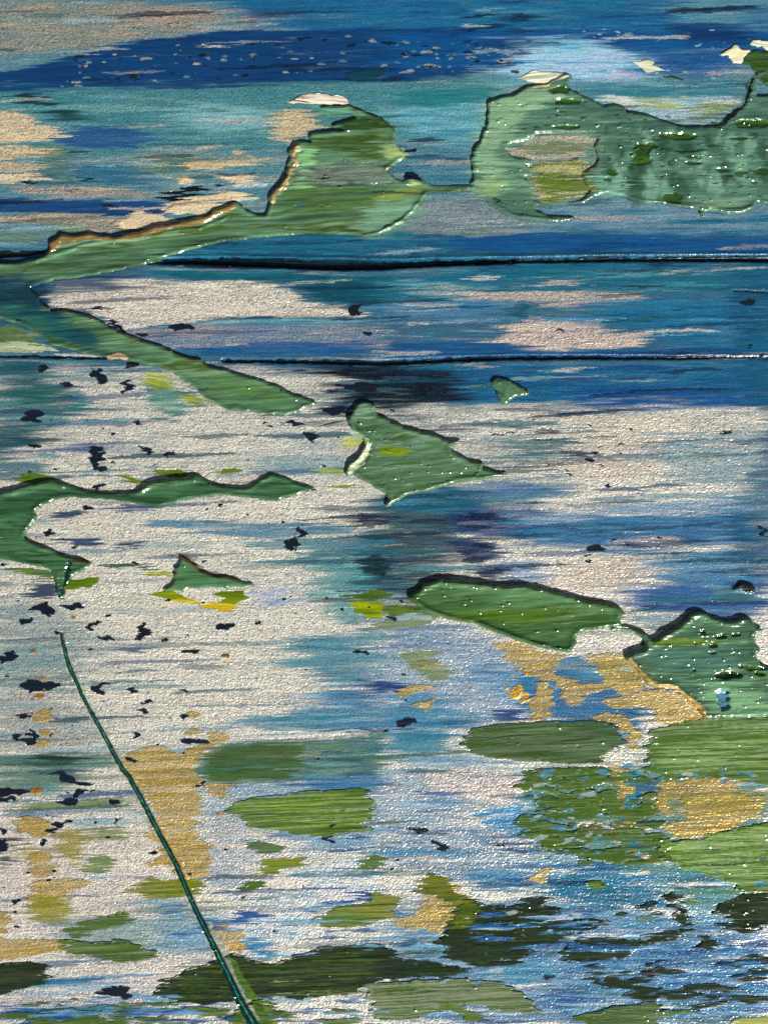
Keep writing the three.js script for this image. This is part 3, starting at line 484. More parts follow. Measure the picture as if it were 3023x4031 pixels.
Y('b 190,780 500,740 760,745 960,800 980,930 700,960 260,930 180,860', ['6f8078', '7f8c84', '4f6a58', '8a948c', '46604f'], { a: 0.85, g: 0.6, m: 0.1, bx: 30, by: 6, hp: -3, amp: 1, comb: 40 });
Y('b 280,880 420,865 400,900', ['10242e'], { bx: 6, g: 0.1 });
X('@ b 165,1138,60,18 900,1085,30,7', ['4f7f98'], { a: 0.7, g: 0.1 });
S('b 800,1090 1250,1020 1180,1180 900,1380 700,1380', ['6f9c84', '86ac94', '7aa48a'], { a: 0.8, r: 0.18, g: 0.04, m: 0, bx: 14 });
M('C 500,440 800,520 1000,520 1340,630 1200,680 1000,640 700,480', ['567a5e', '62886a', '4c6e52'], { a: 0.8, r: 0.2, g: 0.05, m: 0 });
Y('C 880,510 1100,540 1250,600 1150,640 980,600', ['56783c', '648848'], { a: 0.5, r: 0.2, g: 0.05, m: 0 });
// tan and brown lip along the upper edge of that ridge
const LIP = { a: 0.95, r: 0.25, g: 0.05, m: 0, wx: 3, wy: 2 };
X('~ g 400,430,50 460,370,80 520,310,70 640,310,46 800,285,40 1000,310,40 1200,285,44 1350,235,44 1540,190,44 A 800,972,20 880,955,24 950,915,26 1020,890,22', ['7f6340', '8c6f48', 'a08358', '785a38'], LIP);
relief('~ g 400,430,50 460,370,76 520,310,66 640,310,46 800,285,40 1000,310,36 1200,285,40 1350,235,40 1540,190,40 A 800,972,18 880,955,22 950,915,24 1020,890,20', 3.4, { by: 2, bx: 2 }, true);
X('~ A 1290,635,24 1265,665,20 1280,700,22 1255,740,24 1235,790,30 1190,840,26 1170,880,18', ['957a56', '846844', 'b8a27a', 'a88e64'], LIP);
relief('~ A 1290,635,24 1265,665,18 1280,700,20 1255,740,22 1235,790,28 1190,840,24 1170,880,16', 4, { by: 2, bx: 2 }, true);
relief('~ g -160,540,30 150,545,30 300,515,32 450,460,36 600,405,30 720,360,26 900,335,22 1200,310,20 1540,235,20 A 860,990,10 980,940,12', 2.8, { by: 1.5, bx: 2 }, true);
relief('~ b 700,1395,30 860,1360,36 980,1300,34 1120,1200,26 1240,1080,20', 3, { by: 2, bx: 3 }, true);
relief('~ C 0,285,14 100,310,14 180,360,16 240,395,16 420,440,14 520,460,12 700,492,14 800,545,16 880,610,16 980,665,14 1240,695,12', 3, { by: 2, bx: 2 }, true);
X('~ C 460,440,18 520,432,26 560,448,16', ['a98a6a', 'c0aa90'], LIP);
relief('~ C 180,340,6 300,400,10 420,430,8', -1.5, { by: 3, bx: 4 }, true);

ridge('broad grey-green paint sheet with dark pits reaching the upper right edge, silver window in it',
  'B 440,440 500,425 560,410 620,375 700,360 750,335 790,318 812,335 790,370 810,395 900,435 950,460 1000,450 1050,468 1040,490 1100,490 1170,510 1230,535 1300,550 1400,550 1460,540 1510,500 1560,450 1578,400 1588,340 1612,360 1600,420 1659,412 1730,410 1730,880 1659,885 1620,870 1560,920 1500,930 1440,920 1400,905 1376,948 1362,905 1300,900 1200,880 1100,875 1030,850 960,835 900,850 860,880 700,880 650,890 660,915 720,935 790,940 838,935 800,955 700,962 600,950 520,930 480,900 440,870 400,830 360,822 365,800 385,780 380,740 375,690 390,640 420,600 440,550 450,500',
  ['486a5e', '557a6a', '527464', '63897a', '6f927e'], { t: 7.5, edge: 6, rib: 0.6, lip: 0.5, bumps: 620, mx: 200, my: 14, th: -1, holes: 'B 520,650 540,622 640,600 660,580 780,570 890,575 925,600 905,640 922,690 900,722 850,745 870,800 890,830 850,868 700,882 645,865 640,800 600,765 670,742 630,710 650,690 560,680' });
M('B 440,440 700,370 780,400 600,520 480,700 560,850 440,860 390,720', ['84ab8a', '8fb092', '7aa07e'], { a: 0.85, r: 0.2, g: 0.05, m: 0, bx: 26, by: 10 });
M('B 430,780 520,760 480,860 400,830', ['7f9c6c', '8aa878'], { a: 0.7, r: 0.2, g: 0.05, m: 0, bx: 10 });
{ const r = rng(21); for (let i = 0; i < 46; i++) { const x = 930 + r() * 730, y = 560 + r() * 300, s = 16 + r() * 40; S([ellipse(pts(`B ${x},${y},${s * 0.6},${s * 1.2}`)[0])], r() < 0.6 ? ['2f4f40', '3a5a48'] : ['84ab9a', '78a08e'], { bx: 5, by: 8, w: 0.9, a: 0.7, comb: 6, amp: 0.5, sx: 12, sy: 16, r: 0.22, g: 0.05, m: 0 }); } }
M('B 900,430 1230,530 1500,540 1659,430 1700,560 1300,590 950,520', ['3f5f56', '4a6c60', '446458'], { a: 0.8, r: 0.22, g: 0.05, m: 0, bx: 30, by: 8 });
M('B 880,740 1060,780 1040,850 900,840', ['84b0a0', '79a494'], { a: 0.8, r: 0.2, g: 0.05, m: 0, bx: 20, by: 8 });
M('B 1560,880 1440,920 1300,900 1420,860', ['86a88a', '7a9c80'], { a: 0.7, r: 0.2, g: 0.05, m: 0, bx: 12 });
relief('~ B 450,470,16 440,560,16 405,640,16 390,720,16', 2, { bx: 4, by: 4 }, true);
relief('~ B 480,880,16 540,930,18 640,945,18 740,955,14', 2.6, { bx: 3, by: 2 }, true);
relief('~ B 1440,910,18 1540,915,18 1640,870,16', 2.6, { bx: 3, by: 2 }, true);
relief('~ B 1000,840,12 1100,868,14 1200,880,14 1320,900,14', 2.4, { bx: 3, by: 2 }, true);
relief('~ B -60,812,40 200,805,60 380,812,50', -4, { bx: 6, by: 3 }, true);
relief('B 520,650 540,622 640,600 660,580 780,570 890,575 925,600 905,640 922,690 900,722 850,745 870,800 890,830 850,868 700,882 645,865 640,800 600,765 650,690 560,680', -7, { bx: 16, by: 10 }, true);
M('B 500,640 640,585 800,555 940,590 930,720 890,860 700,900 620,870 580,760', ['6a8a74', '5a7c60', '7f9a84', '4a6c50'], { a: 0.6, r: 0.3, g: 0.3, m: 0, bx: 10 });
X('~ B 640,380,12 700,365,16 760,335,16 800,325,12', ['d8c8a8', 'c6b48e', 'e4dcc4'], LIP);
X(['@ B 750,390,52,17 790,440,52,10 790,550,55,10 1270,590,75,13 1120,632,58,12 1580,535,75,18', '@ B 1120,680,36,42'], ['33540f', '3f6418', '2a480c'], { a: 0.95, g: 0.02, r: 0.12, m: 0, wx: 8, hp: -3.4 });
X('@ B 1640,742,60,13 1540,750,38,10 1455,735,36,7 1325,680,40,7 1330,708,42,5 1300,655,50,5 1410,630,22,5 1530,600,40,6 1210,880,0,0 640,720,30,8 680,745,22,7 1240,860,50,22 980,745,26,16 490,860,12,9', ['2c4c0e', '3a5c18'], { a: 0.9, g: 0.02, r: 0.12, m: 0, wx: 8, hp: -2.4 });
{ const r = rng(77); const e = []; for (let i = 0; i < 130; i++) { const x = 520 + r() * 1130, y = 480 + r() * 400; if (x < 940 && y > 560) continue; e.push(`${x | 0},${y | 0},${6 + r() * 20 | 0},${1.6 + r() * 3}`); } X('@ B ' + e.join(' '), ['2a4a34', '33501c', '24402c'], { a: 0.85, g: 0.02, r: 0.15, m: 0, bx: 1, by: 1, wx: 6, hp: -1.6 }); }
X('B 760,665 800,655 840,680 845,710 810,700 770,685', ['0f2438', '14304a'], { g: 0.1, wx: 8 });
M('B 530,650 640,605 660,585 880,578 915,605 900,650 780,680 600,680', ['b9b3a0', 'a9aca0', 'c0b4a0'], { ...SILVER, a: 0.9, bx: 6 });
Y('B 650,700 900,690 890,830 700,880 650,800', ['a8aa7a', 'b0a884', '6f7f30', 'b4ac98'], { ...SILVER, a: 0.9, bx: 10, m: 0.15 });

ridge('ray-shaped green paint leaf with pointed tail, between the dark teal plume and silver field',
  'c 400,215 460,225 500,260 520,330 620,380 740,440 900,480 1060,525 1130,560 1265,557 1180,592 1140,622 1220,680 1330,740 1440,755 1400,790 1480,810 1560,838 1680,836 1560,868 1450,895 1250,912 1100,945 960,990 850,1010 760,1040 680,1085 600,1135 572,1132 605,1080 600,1030 550,985 460,940 380,900 330,860 290,842 235,862 240,800 300,730 380,650 420,600 400,540 330,490 270,430 250,380 300,290 350,240',
  ['4a6a4c', '5c7c60', '557658', '6f8e78', '4c6a38'], { t: 10, edge: 7, rib: 0.6, bumps: 200, mx: 180, my: 12, th: -7 });
M('c 480,640 620,580 760,620 700,680 560,690', ['6a8416', '7f9420', '5a7414'], { a: 0.95, r: 0.15, g: 0.04, m: 0, bx: 10 });
X('~ c 300,480,50 380,540,60 430,610,60 420,680,70 330,780,60 270,840,40', ['cfd6c0', 'b9c6a4', 'a3b490', 'dfe2d0'], { ...LIP, a: 0.85, wx: 8 });
relief('~ c 300,330,50 290,420,50 380,520,50 440,590,40', 3.5, { bx: 3, by: 3 }, true);
relief('~ c 460,590,30 430,680,40 350,760,40', -4, { bx: 3, by: 3 }, true);
relief('~ c 340,880,20 460,945,26 560,1000,20', 2, { bx: 3, by: 2 }, true);
M('c 330,300 480,250 500,330 400,380', ['86a898', '93b2a2'], { a: 0.85, r: 0.15, g: 0.03, m: 0, bx: 12, by: 6 });
Y('~ c -60,820,40 100,815,50 240,830,50', ['7f8f24', '93a03a', 'a3ad70'], { a: 0.9, g: 0.3, bx: 20 });
Y('c 200,540 380,530 420,600 220,600', ['8f9f2c', 'b4bc6a', 'a9b8a0'], { a: 0.9, g: 0.3, bx: 12 });
Y('c 180,480 300,470 400,560 250,520', ['a3b8b0', '8fae9a'], { a: 0.8, g: 0.4, bx: 10 });
Y('c 120,940 320,925 340,950 180,965', ['6f8020', '8a9440'], { a: 0.9, g: 0.3, bx: 10 });
X('~ c -40,440,10 100,415,12 220,385,14', ['2f4c1c', '3f5c2c'], { g: 0.1 });

body('green_paint_chip', 'small pointed green paint chip standing alone in the blue right of centre',
  'D 478,525 505,528 530,530 560,545 590,570 638,600 590,604 565,606 545,628 516,642 500,620 485,580 462,548', ['4a6c54', '5f8068', '54745c', '6a8a70'], { t: 11, edge: 8, rib: 0.4, step: 1.5, bumps: 6, my: 18, th: 40 });
relief('~ D 505,545,20 525,570,20 515,620,16', 2.5, { bx: 4, by: 4 }, true);
X('~ D 310,572,4 380,560,6 470,556,8', ['3a5a44', '6f8f80'], { g: 0.1, h: 1 });
X('~ D 330,580,3 420,570,5 470,568,6', ['2f4c34'], { g: 0.1, h: 0.6 });

ridge('dark green wavy paint ridge curling from the left edge into a hook, below the silver field',
  'C -80,1045 50,1010 130,985 220,965 300,990 380,1015 450,1022 520,1020 590,1018 640,980 690,965 780,960 840,940 900,970 960,995 1080,1000 1120,970 1180,940 1240,960 1300,985 1375,1008 1300,1025 1200,1058 1080,1045 980,1030 850,1040 760,1065 680,1085 560,1062 490,1050 400,1046 300,1040 230,1055 190,1075 E 155,0 155,30 120,80 110,110 130,130 200,150 260,180 300,195 350,200 400,220 380,245 320,270 300,310 280,360 262,382 250,350 240,290 220,250 180,235 100,220 40,205 -80,195',
  ['33563a', '406648', '4e7656', '3a5e3c', '5c8462'], { t: 7, edge: 6, rib: 0.7, bumps: 150, mx: 160, my: 12, th: 0 });
relief('~ C -60,1050,24 60,1022,24 180,990,26 280,1000,20', 3, { bx: 3, by: 2 }, true);
relief('~ C 600,1020,16 660,990,20 760,975,20 850,965,20', 3, { bx: 3, by: 2 }, true);
relief('~ E 60,60,30 180,190,26 240,240,20 262,340,16', 1.6, { bx: 4, by: 4 }, true);
relief('~ E 300,210,10 290,260,14 278,330,14 265,370,10', -3.5, { bx: 2, by: 3 }, true);
X('~ E 305,205,14 292,260,18 280,320,20 264,378,12', ['0f3a38', '14504a', '0c2a30'], { g: 0.05, r: 0.12, m: 0 });
X('~ E 320,208,14 360,205,16 400,216,12', ['5a2c1c', '6b3a24'], { ...LIP, a: 0.9 });

body('green_paint_chip', 'small triangular green paint chip with a red-brown tip on the silver field at the left',
  'E 783,188 812,205 832,222 870,250 920,275 990,280 1040,297 1110,316 1050,323 960,322 860,330 810,328 795,345 780,338 745,338 690,352 720,330 750,300 755,255', ['4a7050', '5a8460', '456a44', '6a9470'], { t: 9, edge: 7, rib: 0.5, step: 1.6, bumps: 16, my: 14 });
X('~ E 785,185,34 830,215,26 880,255,22 960,275,22 1040,295,12', ['6b4226', '74492a', '5e381e'], { ...LIP, a: 0.7 });
X('E 640,352 740,335 800,360 860,385 800,388 700,370', ['6f8416', '85982a', '566e14'], { g: 0.05, r: 0.15, m: 0, h: 1.2, wx: 7 });
Y('E 640,265 760,250 760,280 660,280', ['7a8c20', '98a44a'], { g: 0.1, bx: 8 });
X('E 900,350 1050,340 1070,370 1020,400 920,390 980,370', ['7a8c1c', '5f7818'], { g: 0.05, r: 0.15, m: 0, h: 1, wx: 8 });
Y('E 720,365 900,385 1020,405 1010,430 880,415', ['a99a30', 'c2ae48'], { g: 0.4, bx: 10 });
Y('~ E 440,235,14 560,225,20 690,245,16', ['3f5c50', '5f7c70'], { g: 0.4, bx: 14 });
Y('~ E 20,245,24 120,255,30 240,275,36', ['6f842c', '4f6f5c', '8a9a50'], { g: 0.2, bx: 12 });
X('E 280,330 320,290 360,285 430,280 432,300 390,320 300,335', ['6a801c', '55701a', '7f9430'], { g: 0.05, r: 0.15, m: 0, h: 0.9, wx: 7 });

ridge('thick leaf-shaped green paint slab with a black shaded upper edge above the gold patch',
  'F 248,285 320,295 420,305 520,318 600,313 700,330 800,360 880,380 960,390 1005,410 1038,437 1015,460 1022,492 960,500 860,515 825,540 830,570 800,607 720,592 640,577 560,547 500,527 440,502 400,482 320,470 250,455 180,430 108,382 100,365 150,335 175,305',
  ['40603c', '50734c', '47693c', '5a7e52', '3a5a2e'], { t: 13, edge: 8, rib: 0.6, bumps: 130, mx: 200, my: 12, th: -5 });
M('F 200,300 600,320 1000,420 820,440 400,380', ['6a8f68', '5f8660', '769a72'], { a: 0.7, r: 0.2, g: 0.04, m: 0 });
M('F 240,440 500,420 860,400 700,480 420,470', ['4f6c1c', '5f7c2c'], { a: 0.75, r: 0.18, g: 0.04, m: 0 });
relief('~ F 120,370,20 200,430,20 330,468,20 430,490,20 560,540,20 700,580,18 800,600,12', 3, { bx: 3, by: 2 }, true);
Y('F -20,405 100,400 180,430 120,445 -20,440', ['3f5f20', '55742c', '2f4c1c'], { g: 0.1, r: 0.2, m: 0, h: 1.5, bx: 12 });
X('F -90,400 0,400 120,420 260,450 150,500 20,500 -60,490 40,450', ['4f6a2c', '6a8040', '3a5420'], { a: 0.75, g: 0.2, r: 0.2, m: 0, h: 1, amp: 0.8, wx: 9 });
X('E 1500,400 1560,385 1659,390 1659,455 1600,460 1540,430', ['7f9020', '6a8018', '97a43a'], { g: 0.08, r: 0.18, m: 0, h: 0.8, wx: 8 });
Y('E 1450,360 1600,350 1659,330 1659,370 1540,385', ['5f7a24', '3f5f30', '8fa060'], { g: 0.2, bx: 12 });
X('~ F 60,455,20 120,445,26 200,455,20', ['9fb4b8', '7f98a0'], { g: 0.1, h: 1.5 });
ridge('pitted sage green paint slab with a pointed peak at the right edge, gold lip along its lower left',
  'd 460,582 560,510 700,430 800,350 860,300 930,280 1000,300 1100,350 1200,380 1300,375 1360,345 1450,350 1490,400 1540,450 1605,475 1530,510 1500,570 1540,640 1580,690 1510,740 1560,820 1659,895 1760,900 1760,1392 1500,1388 1300,1392 1100,1395 980,1402 930,1345 900,1290 850,1240 760,1160 690,1100 600,1070 480,1072 400,1042 330,960 260,880 180,812 165,750 250,700 340,680 380,620 330,550 240,500 120,472 0,472 -20,440 120,455 260,470 350,508 430,560',
  ['446653', '527662', '4b6c55', '63886c', '466830'], { t: 13, edge: 8, rib: 0.6, bumps: 260, mx: 190, my: 12, th: -3 });
M('d 440,580 700,580 1000,560 1300,520 1000,640 600,660', ['6a8a2c', '7f9838', '5f7f30'], { a: 0.8, r: 0.18, g: 0.04, m: 0 });
M('d 300,720 700,680 1300,720 1400,860 800,900 350,860', ['567f78', '5f8880', '4c7468'], { a: 0.7, r: 0.2, g: 0.04, m: 0, bx: 40, by: 14 });
M('d 900,1050 1200,1000 1659,1100 1659,1380 1200,1380 1000,1250', ['7fae88', '8fb890', '6fa080'], { a: 0.8, r: 0.18, g: 0.04, m: 0, bx: 30, by: 14 });
X('~ d 190,780,60 260,880,60 350,980,66 470,1050,70 600,1058,50 690,1090,50 780,1170,60 880,1250,70 980,1350,70', ['c2a468', 'd8c08c', 'b08f52', 'e0d0a8'], { ...LIP, m: 0.2, r: 0.35, a: 0.95 });
relief('~ d 190,780,56 260,880,56 350,980,60 470,1050,60 600,1058,46 690,1090,46 780,1170,56 880,1250,60 980,1350,60', 2.5, { bx: 3, by: 3 }, true);
X('d 1075,945 1180,915 1280,920 1380,940 1340,975 1180,985 1100,965', ['1f3c08', '2a4a10'], { g: 0.02, r: 0.08, m: 0, wx: 4, hp: -6 });
X('@ d 1150,550,56,18 1310,528,66,14 1070,630,48,20 960,496,34,12 890,615,22,8 1070,718,60,12 1380,855,56,14 1500,880,120,18 1570,930,60,16 880,895,26,12 1490,1068,16,8', ['2a4a18', '3a5c24'], { g: 0.02, r: 0.1, m: 0, bx: 1, by: 1, hp: -4 });
X('d 1120,1140 1220,1120 1240,1180 1210,1220 1260,1270 1220,1310 1140,1310 1110,1250 1140,1190', ['4f7a98', '6f94ac', '3f6a8c'], { g: 0.5, r: 0.3, hp: -6, wx: 6 });
X('d 1080,1120 1160,1100 1200,1120 1120,1150', ['8fa8b4', 'a9bcc0'], { g: 0.4, hp: -2 });
X('d 160,690 300,640 380,620 340,600 240,680 120,700', ['1f3c30', '24465a'], { g: 0.05, r: 0.15, wx: 4 });
Y('B 530,640 660,610 880,600 910,640 780,660 600,670', ['5a7c58', '486a48', '7f9a7c'], { a: 0.7, g: 0.3, bx: 16, cov: 0.25, amp: 1.2 });
Y('B 640,760 880,740 890,840 700,870', ['4a6a24', '5f7c30', '3c5a20'], { a: 0.8, g: 0.2, bx: 16, cov: 0.3, amp: 1.3 });
Y('C -60,300 60,305 150,350 230,400 120,400 -60,385', ['4f6a34', '6a7c38', '46603a', '7a8c64'], { a: 0.8, g: 0.15, bx: 12, th: 14 });
Y('C -60,375 100,370 260,405 120,420 -60,415', ['c4ccb8', 'a3b090', 'd4d8c8'], { a: 0.9, g: 0.3, bx: 14, th: 6 });
Y('C 600,500 690,500 760,560 870,620 880,645 800,640 740,600 640,560', ['7f9420', '94a43a', '5f7c20', 'b4bc6a'], { a: 0.9, g: 0.2, bx: 10, th: 12 });
Y('C 640,560 760,570 800,640 740,690 660,660', ['8faf9c', '5f8a84', '9fb4a8'], { a: 0.8, g: 0.4, bx: 14 });
Y('C 480,940 560,945 640,985 560,975', ['7f8f20', '6a7c24'], { g: 0.2, bx: 8, th: 8 });
Y('C 640,930 780,920 830,945 700,955', ['7a8c24', '5a742c', '94a04c'], { g: 0.2, bx: 10, th: 4 });
Y('C 60,945 160,935 260,965 120,985', ['6a8024', '4f6a24'], { g: 0.2, bx: 10, th: 8 });
Y('C 900,925 1000,918 1060,925 960,940', ['7f8c2c', '5f7430'], { g: 0.3, bx: 10 });
// upper right corner: pale cream flakes and dark green
ridge('dark green paint clump under a cream flake in the upper right corner', 'h 1440,290 1500,210 1560,200 1700,220 1700,470 1640,480 1580,420 1560,380 1530,330', ['3a5424', '47663c', '2f4820', '5a7a50'], { t: 4, edge: 5, rib: 0.6, bumps: 20, step: 1.6 });
body('cream_paint_flake', 'larger cream paint flake in the upper right corner against the deep blue', 'h 1260,225 1340,195 1380,165 1420,160 1450,195 1520,205 1490,240 1430,300 1360,285 1340,245', ['dcd8b4', 'e6e2c8', 'c9cfa8', 'eeead8'], { t: 3.5, edge: 4, rib: 0.7, step: 1.4, my: 5, th: -16 });
body('cream_paint_flake', 'pale greenish cream paint flake cut by the right edge near the top', 'h 1505,150 1540,110 1600,115 1700,125 1700,200 1640,195 1600,170', ['ccd6bc', 'dbe2cc', 'b4c4a8'], { t: 3, edge: 4, rib: 0.6, step: 1.4, my: 5, th: 10 });
body('cream_paint_flake', 'small pale yellow paint flake on the blue left of the corner flakes', 'h 590,275 660,285 700,265 745,285 760,320 855,355 800,365 700,375 640,340', ['d8d8a8', 'e2e0cc', 'c0c8b0', 'a9b89c'], { t: 2, edge: 4, rib: 0.7, step: 1.4, my: 4, th: 6, amp: 0.6 });
body('cream_paint_flake', 'streaked cream paint flake on top of the peak of the grey-green sheet', 'B 570,340 640,305 700,310 800,320 800,335 740,350 700,358 640,355', ['dcdccc', 'e6e2cc', 'c6ccb8', 'b4c0b4'], { t: 2.5, edge: 3, rib: 0.6, step: 1.4, my: 4, th: -6, amp: 0.5 });
body('cream_paint_flake', 'fan-shaped cream paint flake with dark streaks on top of the left green lobe', 'b 40,230 130,200 250,150 320,145 400,160 500,165 570,195 605,230 560,240 480,230 420,245 340,240 200,240', ['e0d6c8', 'd4c8b8', 'e8e0d2', '5a4a3c'], { t: 2.5, edge: 3, rib: 1, step: 1.4, my: 3.5, mx: 120, th: 6, amp: 0.3 });
X('~ B 0,780,40 60,775,50', ['16304a'], { a: 0 });
X('b 1100,830 1150,825 1220,870 1240,895 1120,880 1060,870', ['0a1f30', '0f2c40'], { g: 0.1 });
X('~ h 830,400,16 930,415,14 1000,438,8 1090,436,4', ['2a4020', '3a5030'], { g: 0.1, h: 1.2 });
X(['~ B 1660,300,10 1580,350,20 1570,410,20 1520,490,16 1470,540,10'], ['3a5a50', '6f8a80', '2a443c'], { g: 0.1, r: 0.2, h: 2 });

// ---------- thin green, gold and dark films of the lower half ----------
const OLIVE = ['3f581c', '56702c', '486424', '6a8450', '304618'], DEEP = ['142206', '1e300c', '2c4014', '182808', '3c5024'];
const G = (label, shape, cols, o) => body('green_paint_film', label, shape, cols, { t: 2.4, edge: 3, rib: 0.3, amp: 0.6, comb: 22, bx: 8, veil: cols === DEEP ? 0.03 : 0.1, sx: 110, sy: 3.6, r: 0.24, my: 4.2, mx: 280, fine: 0.22, th: -3, ...o });
const A = (label, shape, o) => body('gold_paint_patch', label, shape, ['bca262', 'ac9658', 'cab274', 'a28a4c'], { ...GOLD, t: 0.8, edge: 2, rib: 0.25, amp: 0.85, comb: 18, bx: 5, veil: 0.35, wx: 6, wy: 3, my: 6, th: -6, ...o });
A('largest gold patch, tall and ragged, right of the scored line', 'E 520,1060 640,1010 700,1010 760,1045 860,1010 900,960 940,948 988,952 980,990 900,1020 860,1060 G 850,0 860,60 980,70 990,120 930,130 880,70 850,90 870,150 850,220 850,300 900,330 910,400 925,440 850,480 850,540 800,510 740,420 640,420 700,340 620,290 690,200 600,100 560,30', { th: -4 });
A('gold patch under the thick leaf-shaped green slab', 'F 465,570 560,560 640,590 740,620 795,612 760,650 690,660 760,705 860,740 950,740 1040,745 950,765 870,790 805,842 760,800 760,765 700,720 620,700 560,655 520,615', {});
A('mushroom-shaped gold patch beside the deep blue smear', 'F 620,900 640,835 622,795 660,770 660,735 690,730 722,750 740,795 705,850 735,862 720,885 670,890', {});
A('streaked gold patch left of the pitted slab', 'F 855,620 950,610 1045,622 1040,660 1000,690 1090,690 1140,740 1110,770 1030,790 960,720 930,670', { amp: 0.8, bx: 8 });
A('gold fan below the lip of the pitted slab', 'F 930,825 1040,790 1160,770 1220,760 1300,800 1345,840 1372,880 1330,912 1160,922 1190,870 1120,840 1000,850', { amp: 0.85, bx: 9 });
A('curved gold tail hanging under the gold fan of the pitted slab', 'F 885,878 960,866 1030,880 1080,920 1112,970 1092,1030 1040,1025 1050,970 1005,915 920,900', { amp: 0.6, bx: 4 });
A('golden pool with a blue notch at the lower right', 'H 1165,150 1185,80 1260,40 1360,30 1500,45 1570,60 1500,105 1660,125 1620,210 1560,235 1440,290 1300,308 1180,260 1240,230 1190,200', { amp: 0.7, bx: 8, th: -4, holes: 'H 1240,150 1290,110 1290,170 1300,220 1260,235 1230,220' });
A('dull gold patch merging into dark green at bottom centre', 'H 20,665 110,640 180,560 160,500 250,470 340,520 300,640 260,740 180,690 120,705', { amp: 0.6, bx: 10 });
A('speckled gold strip running down between the green films', 'H 960,0 1060,-10 1040,60 1110,100 1090,160 1060,190 1110,250 1130,280 1010,310 1060,340 1140,360 1200,420 1140,410 1060,350 960,310 950,260 1040,230 990,160 1000,100', { amp: 0.8, bx: 5 });
A('gold blot at the far left edge near the dark teal stain', 'G 60,230 110,205 180,215 230,240 220,290 150,305 80,270', { amp: 0.5, bx: 5 });
A('gold blot at the far left under the dark-stained one, left of an olive streak', 'G 110,440 140,370 220,370 245,430 220,465 140,480', { amp: 0.5, bx: 5 });
A('broad gold and olive smear beside the left white island', 'G 120,560 150,490 260,475 380,480 400,510 300,540 240,600 140,610', { amp: 0.7, bx: 10 });
A('small round gold spot, upper of the pair on dark blue', 'E 135,875 165,852 205,855 215,880 190,905 145,910', { amp: 0.3 });
A('small round gold spot, lower of the pair on dark blue', 'E 165,945 200,930 235,940 230,965 190,970', { amp: 0.4 });
A('gold spot touching the lower dark blue smear', 'E 145,1010 170,985 215,985 220,1005 180,1022', { amp: 0.4 });
A('gold spot at the end of a short blue dash', 'E 815,875 840,860 880,862 870,885 830,895', { amp: 0.4 });
A('gold spot above the blue dash by the big gold patch', 'E 785,945 830,935 865,942 850,960 800,960', { amp: 0.4 });
A('gold flame at the left of the blue shoal, upper', 'F 60,780 90,755 200,745 230,755 130,790 70,797', { amp: 0.7, bx: 6 });
A('gold flame at the left of the blue shoal, middle', 'F 120,650 220,640 230,660 160,668', { amp: 0.7, bx: 6 });
A('gold flame at the left of the blue shoal, lower', 'F 130,830 220,800 225,830 180,860 150,850', { amp: 0.7, bx: 6 });
A('gold edge blot cut by the left edge at the bottom', 'G -60,630 20,620 50,660 30,715 -60,720', { amp: 0.4 });
A('pale gold smear at the lower left above the dark green', 'G -60,745 110,735 260,740 300,770 180,800 60,830 -60,840', { amp: 0.8, bx: 14 });
A('small gold rag right of the scored line above the dark green stroke', 'G 900,660 990,680 1040,700 1075,780 1020,800 960,760', { amp: 0.6, bx: 4 });
A('tiny gold dot left of the rounded olive film', 'G 940,190 965,190 975,205 950,212', {});
A('small gold patch at the upper left shore of the blue bay', 'H 620,470 680,425 710,430 715,480 670,500 640,490', { amp: 0.6, bx: 5 });
{ const r = rng(33); for (let i = 0; i < 16; i++) X([ellipse(pts(`F ${530 + r() * 90},${660 + r() * 160},${6 + r() * 16},${4 + r() * 9}`)[0])], ['c49a4c', 'd0aa5e'], { ...GOLD, bx: 1, by: 1, wx: 6, h: 0.5 }); }
// wiped green tints
S('E 870,1075 920,1030 1000,1005 1300,985 1560,960 1659,960 G 1659,30 1200,55 900,60 860,20', ['3f7480', '4a7458', '35687a', '5a8a88'], { bx: 16, by: 5, a: 0.9, g: 0.5 });
M('E 870,1080 930,1030 1100,1000 1300,1000 1300,1106 900,1106', ['4a6428', '425c26', '567438'], { a: 0.85, g: 0.35, bx: 14 });
M('G 870,0 1300,0 1250,45 900,62', ['3f5a24', '4c6a2c', '38521f'], { a: 0.9, g: 0.25, bx: 14 });
M('F 0,940 300,950 240,1030 0,1040', ['3f7fa0', '4f88a4', '5f94a0'], { a: 0.85, g: 0.5 });
X('~ E 1000,985,6 1200,968,8 1450,950,7 1600,940,4', ['cfd4d4', 'a9b8bc'], { g: 0.3, h: 1.4, amp: 0.9, bx: 10 });
Y('G 320,280 500,240 560,280 480,330 360,300', ['5a7430', '6f863f'], { a: 0.8, g: 0.3 });
Y('G 380,380 470,370 480,440 430,460 360,450', ['4f7430', '5f8240'], { a: 0.85, g: 0.3, bx: 8 });
M('G 230,270 340,260 370,330 330,440 260,360', ['a8964a', '93904a', 'b4a460'], { a: 0.85, g: 0.6, m: 0.2, bx: 12 });
M('G 60,340 120,330 260,380 220,370 100,400', ['93883c', 'a89848'], { a: 0.8, g: 0.5 });
M('G 120,580 260,540 330,600 300,680 160,680 130,640', ['7f8434', '93903e', '6a7a30'], { a: 0.9, g: 0.5, bx: 16 });
M('G 200,650 500,630 640,640 620,760 280,770', ['5f7f84', '7a9aa4', '4f7460'], { a: 0.7, g: 0.7 });
M('F 60,600 200,590 275,680 260,730 140,700 80,640', ['7f8a4c', '6a8040', '93935a'], { a: 0.8, g: 0.4, bx: 10 });
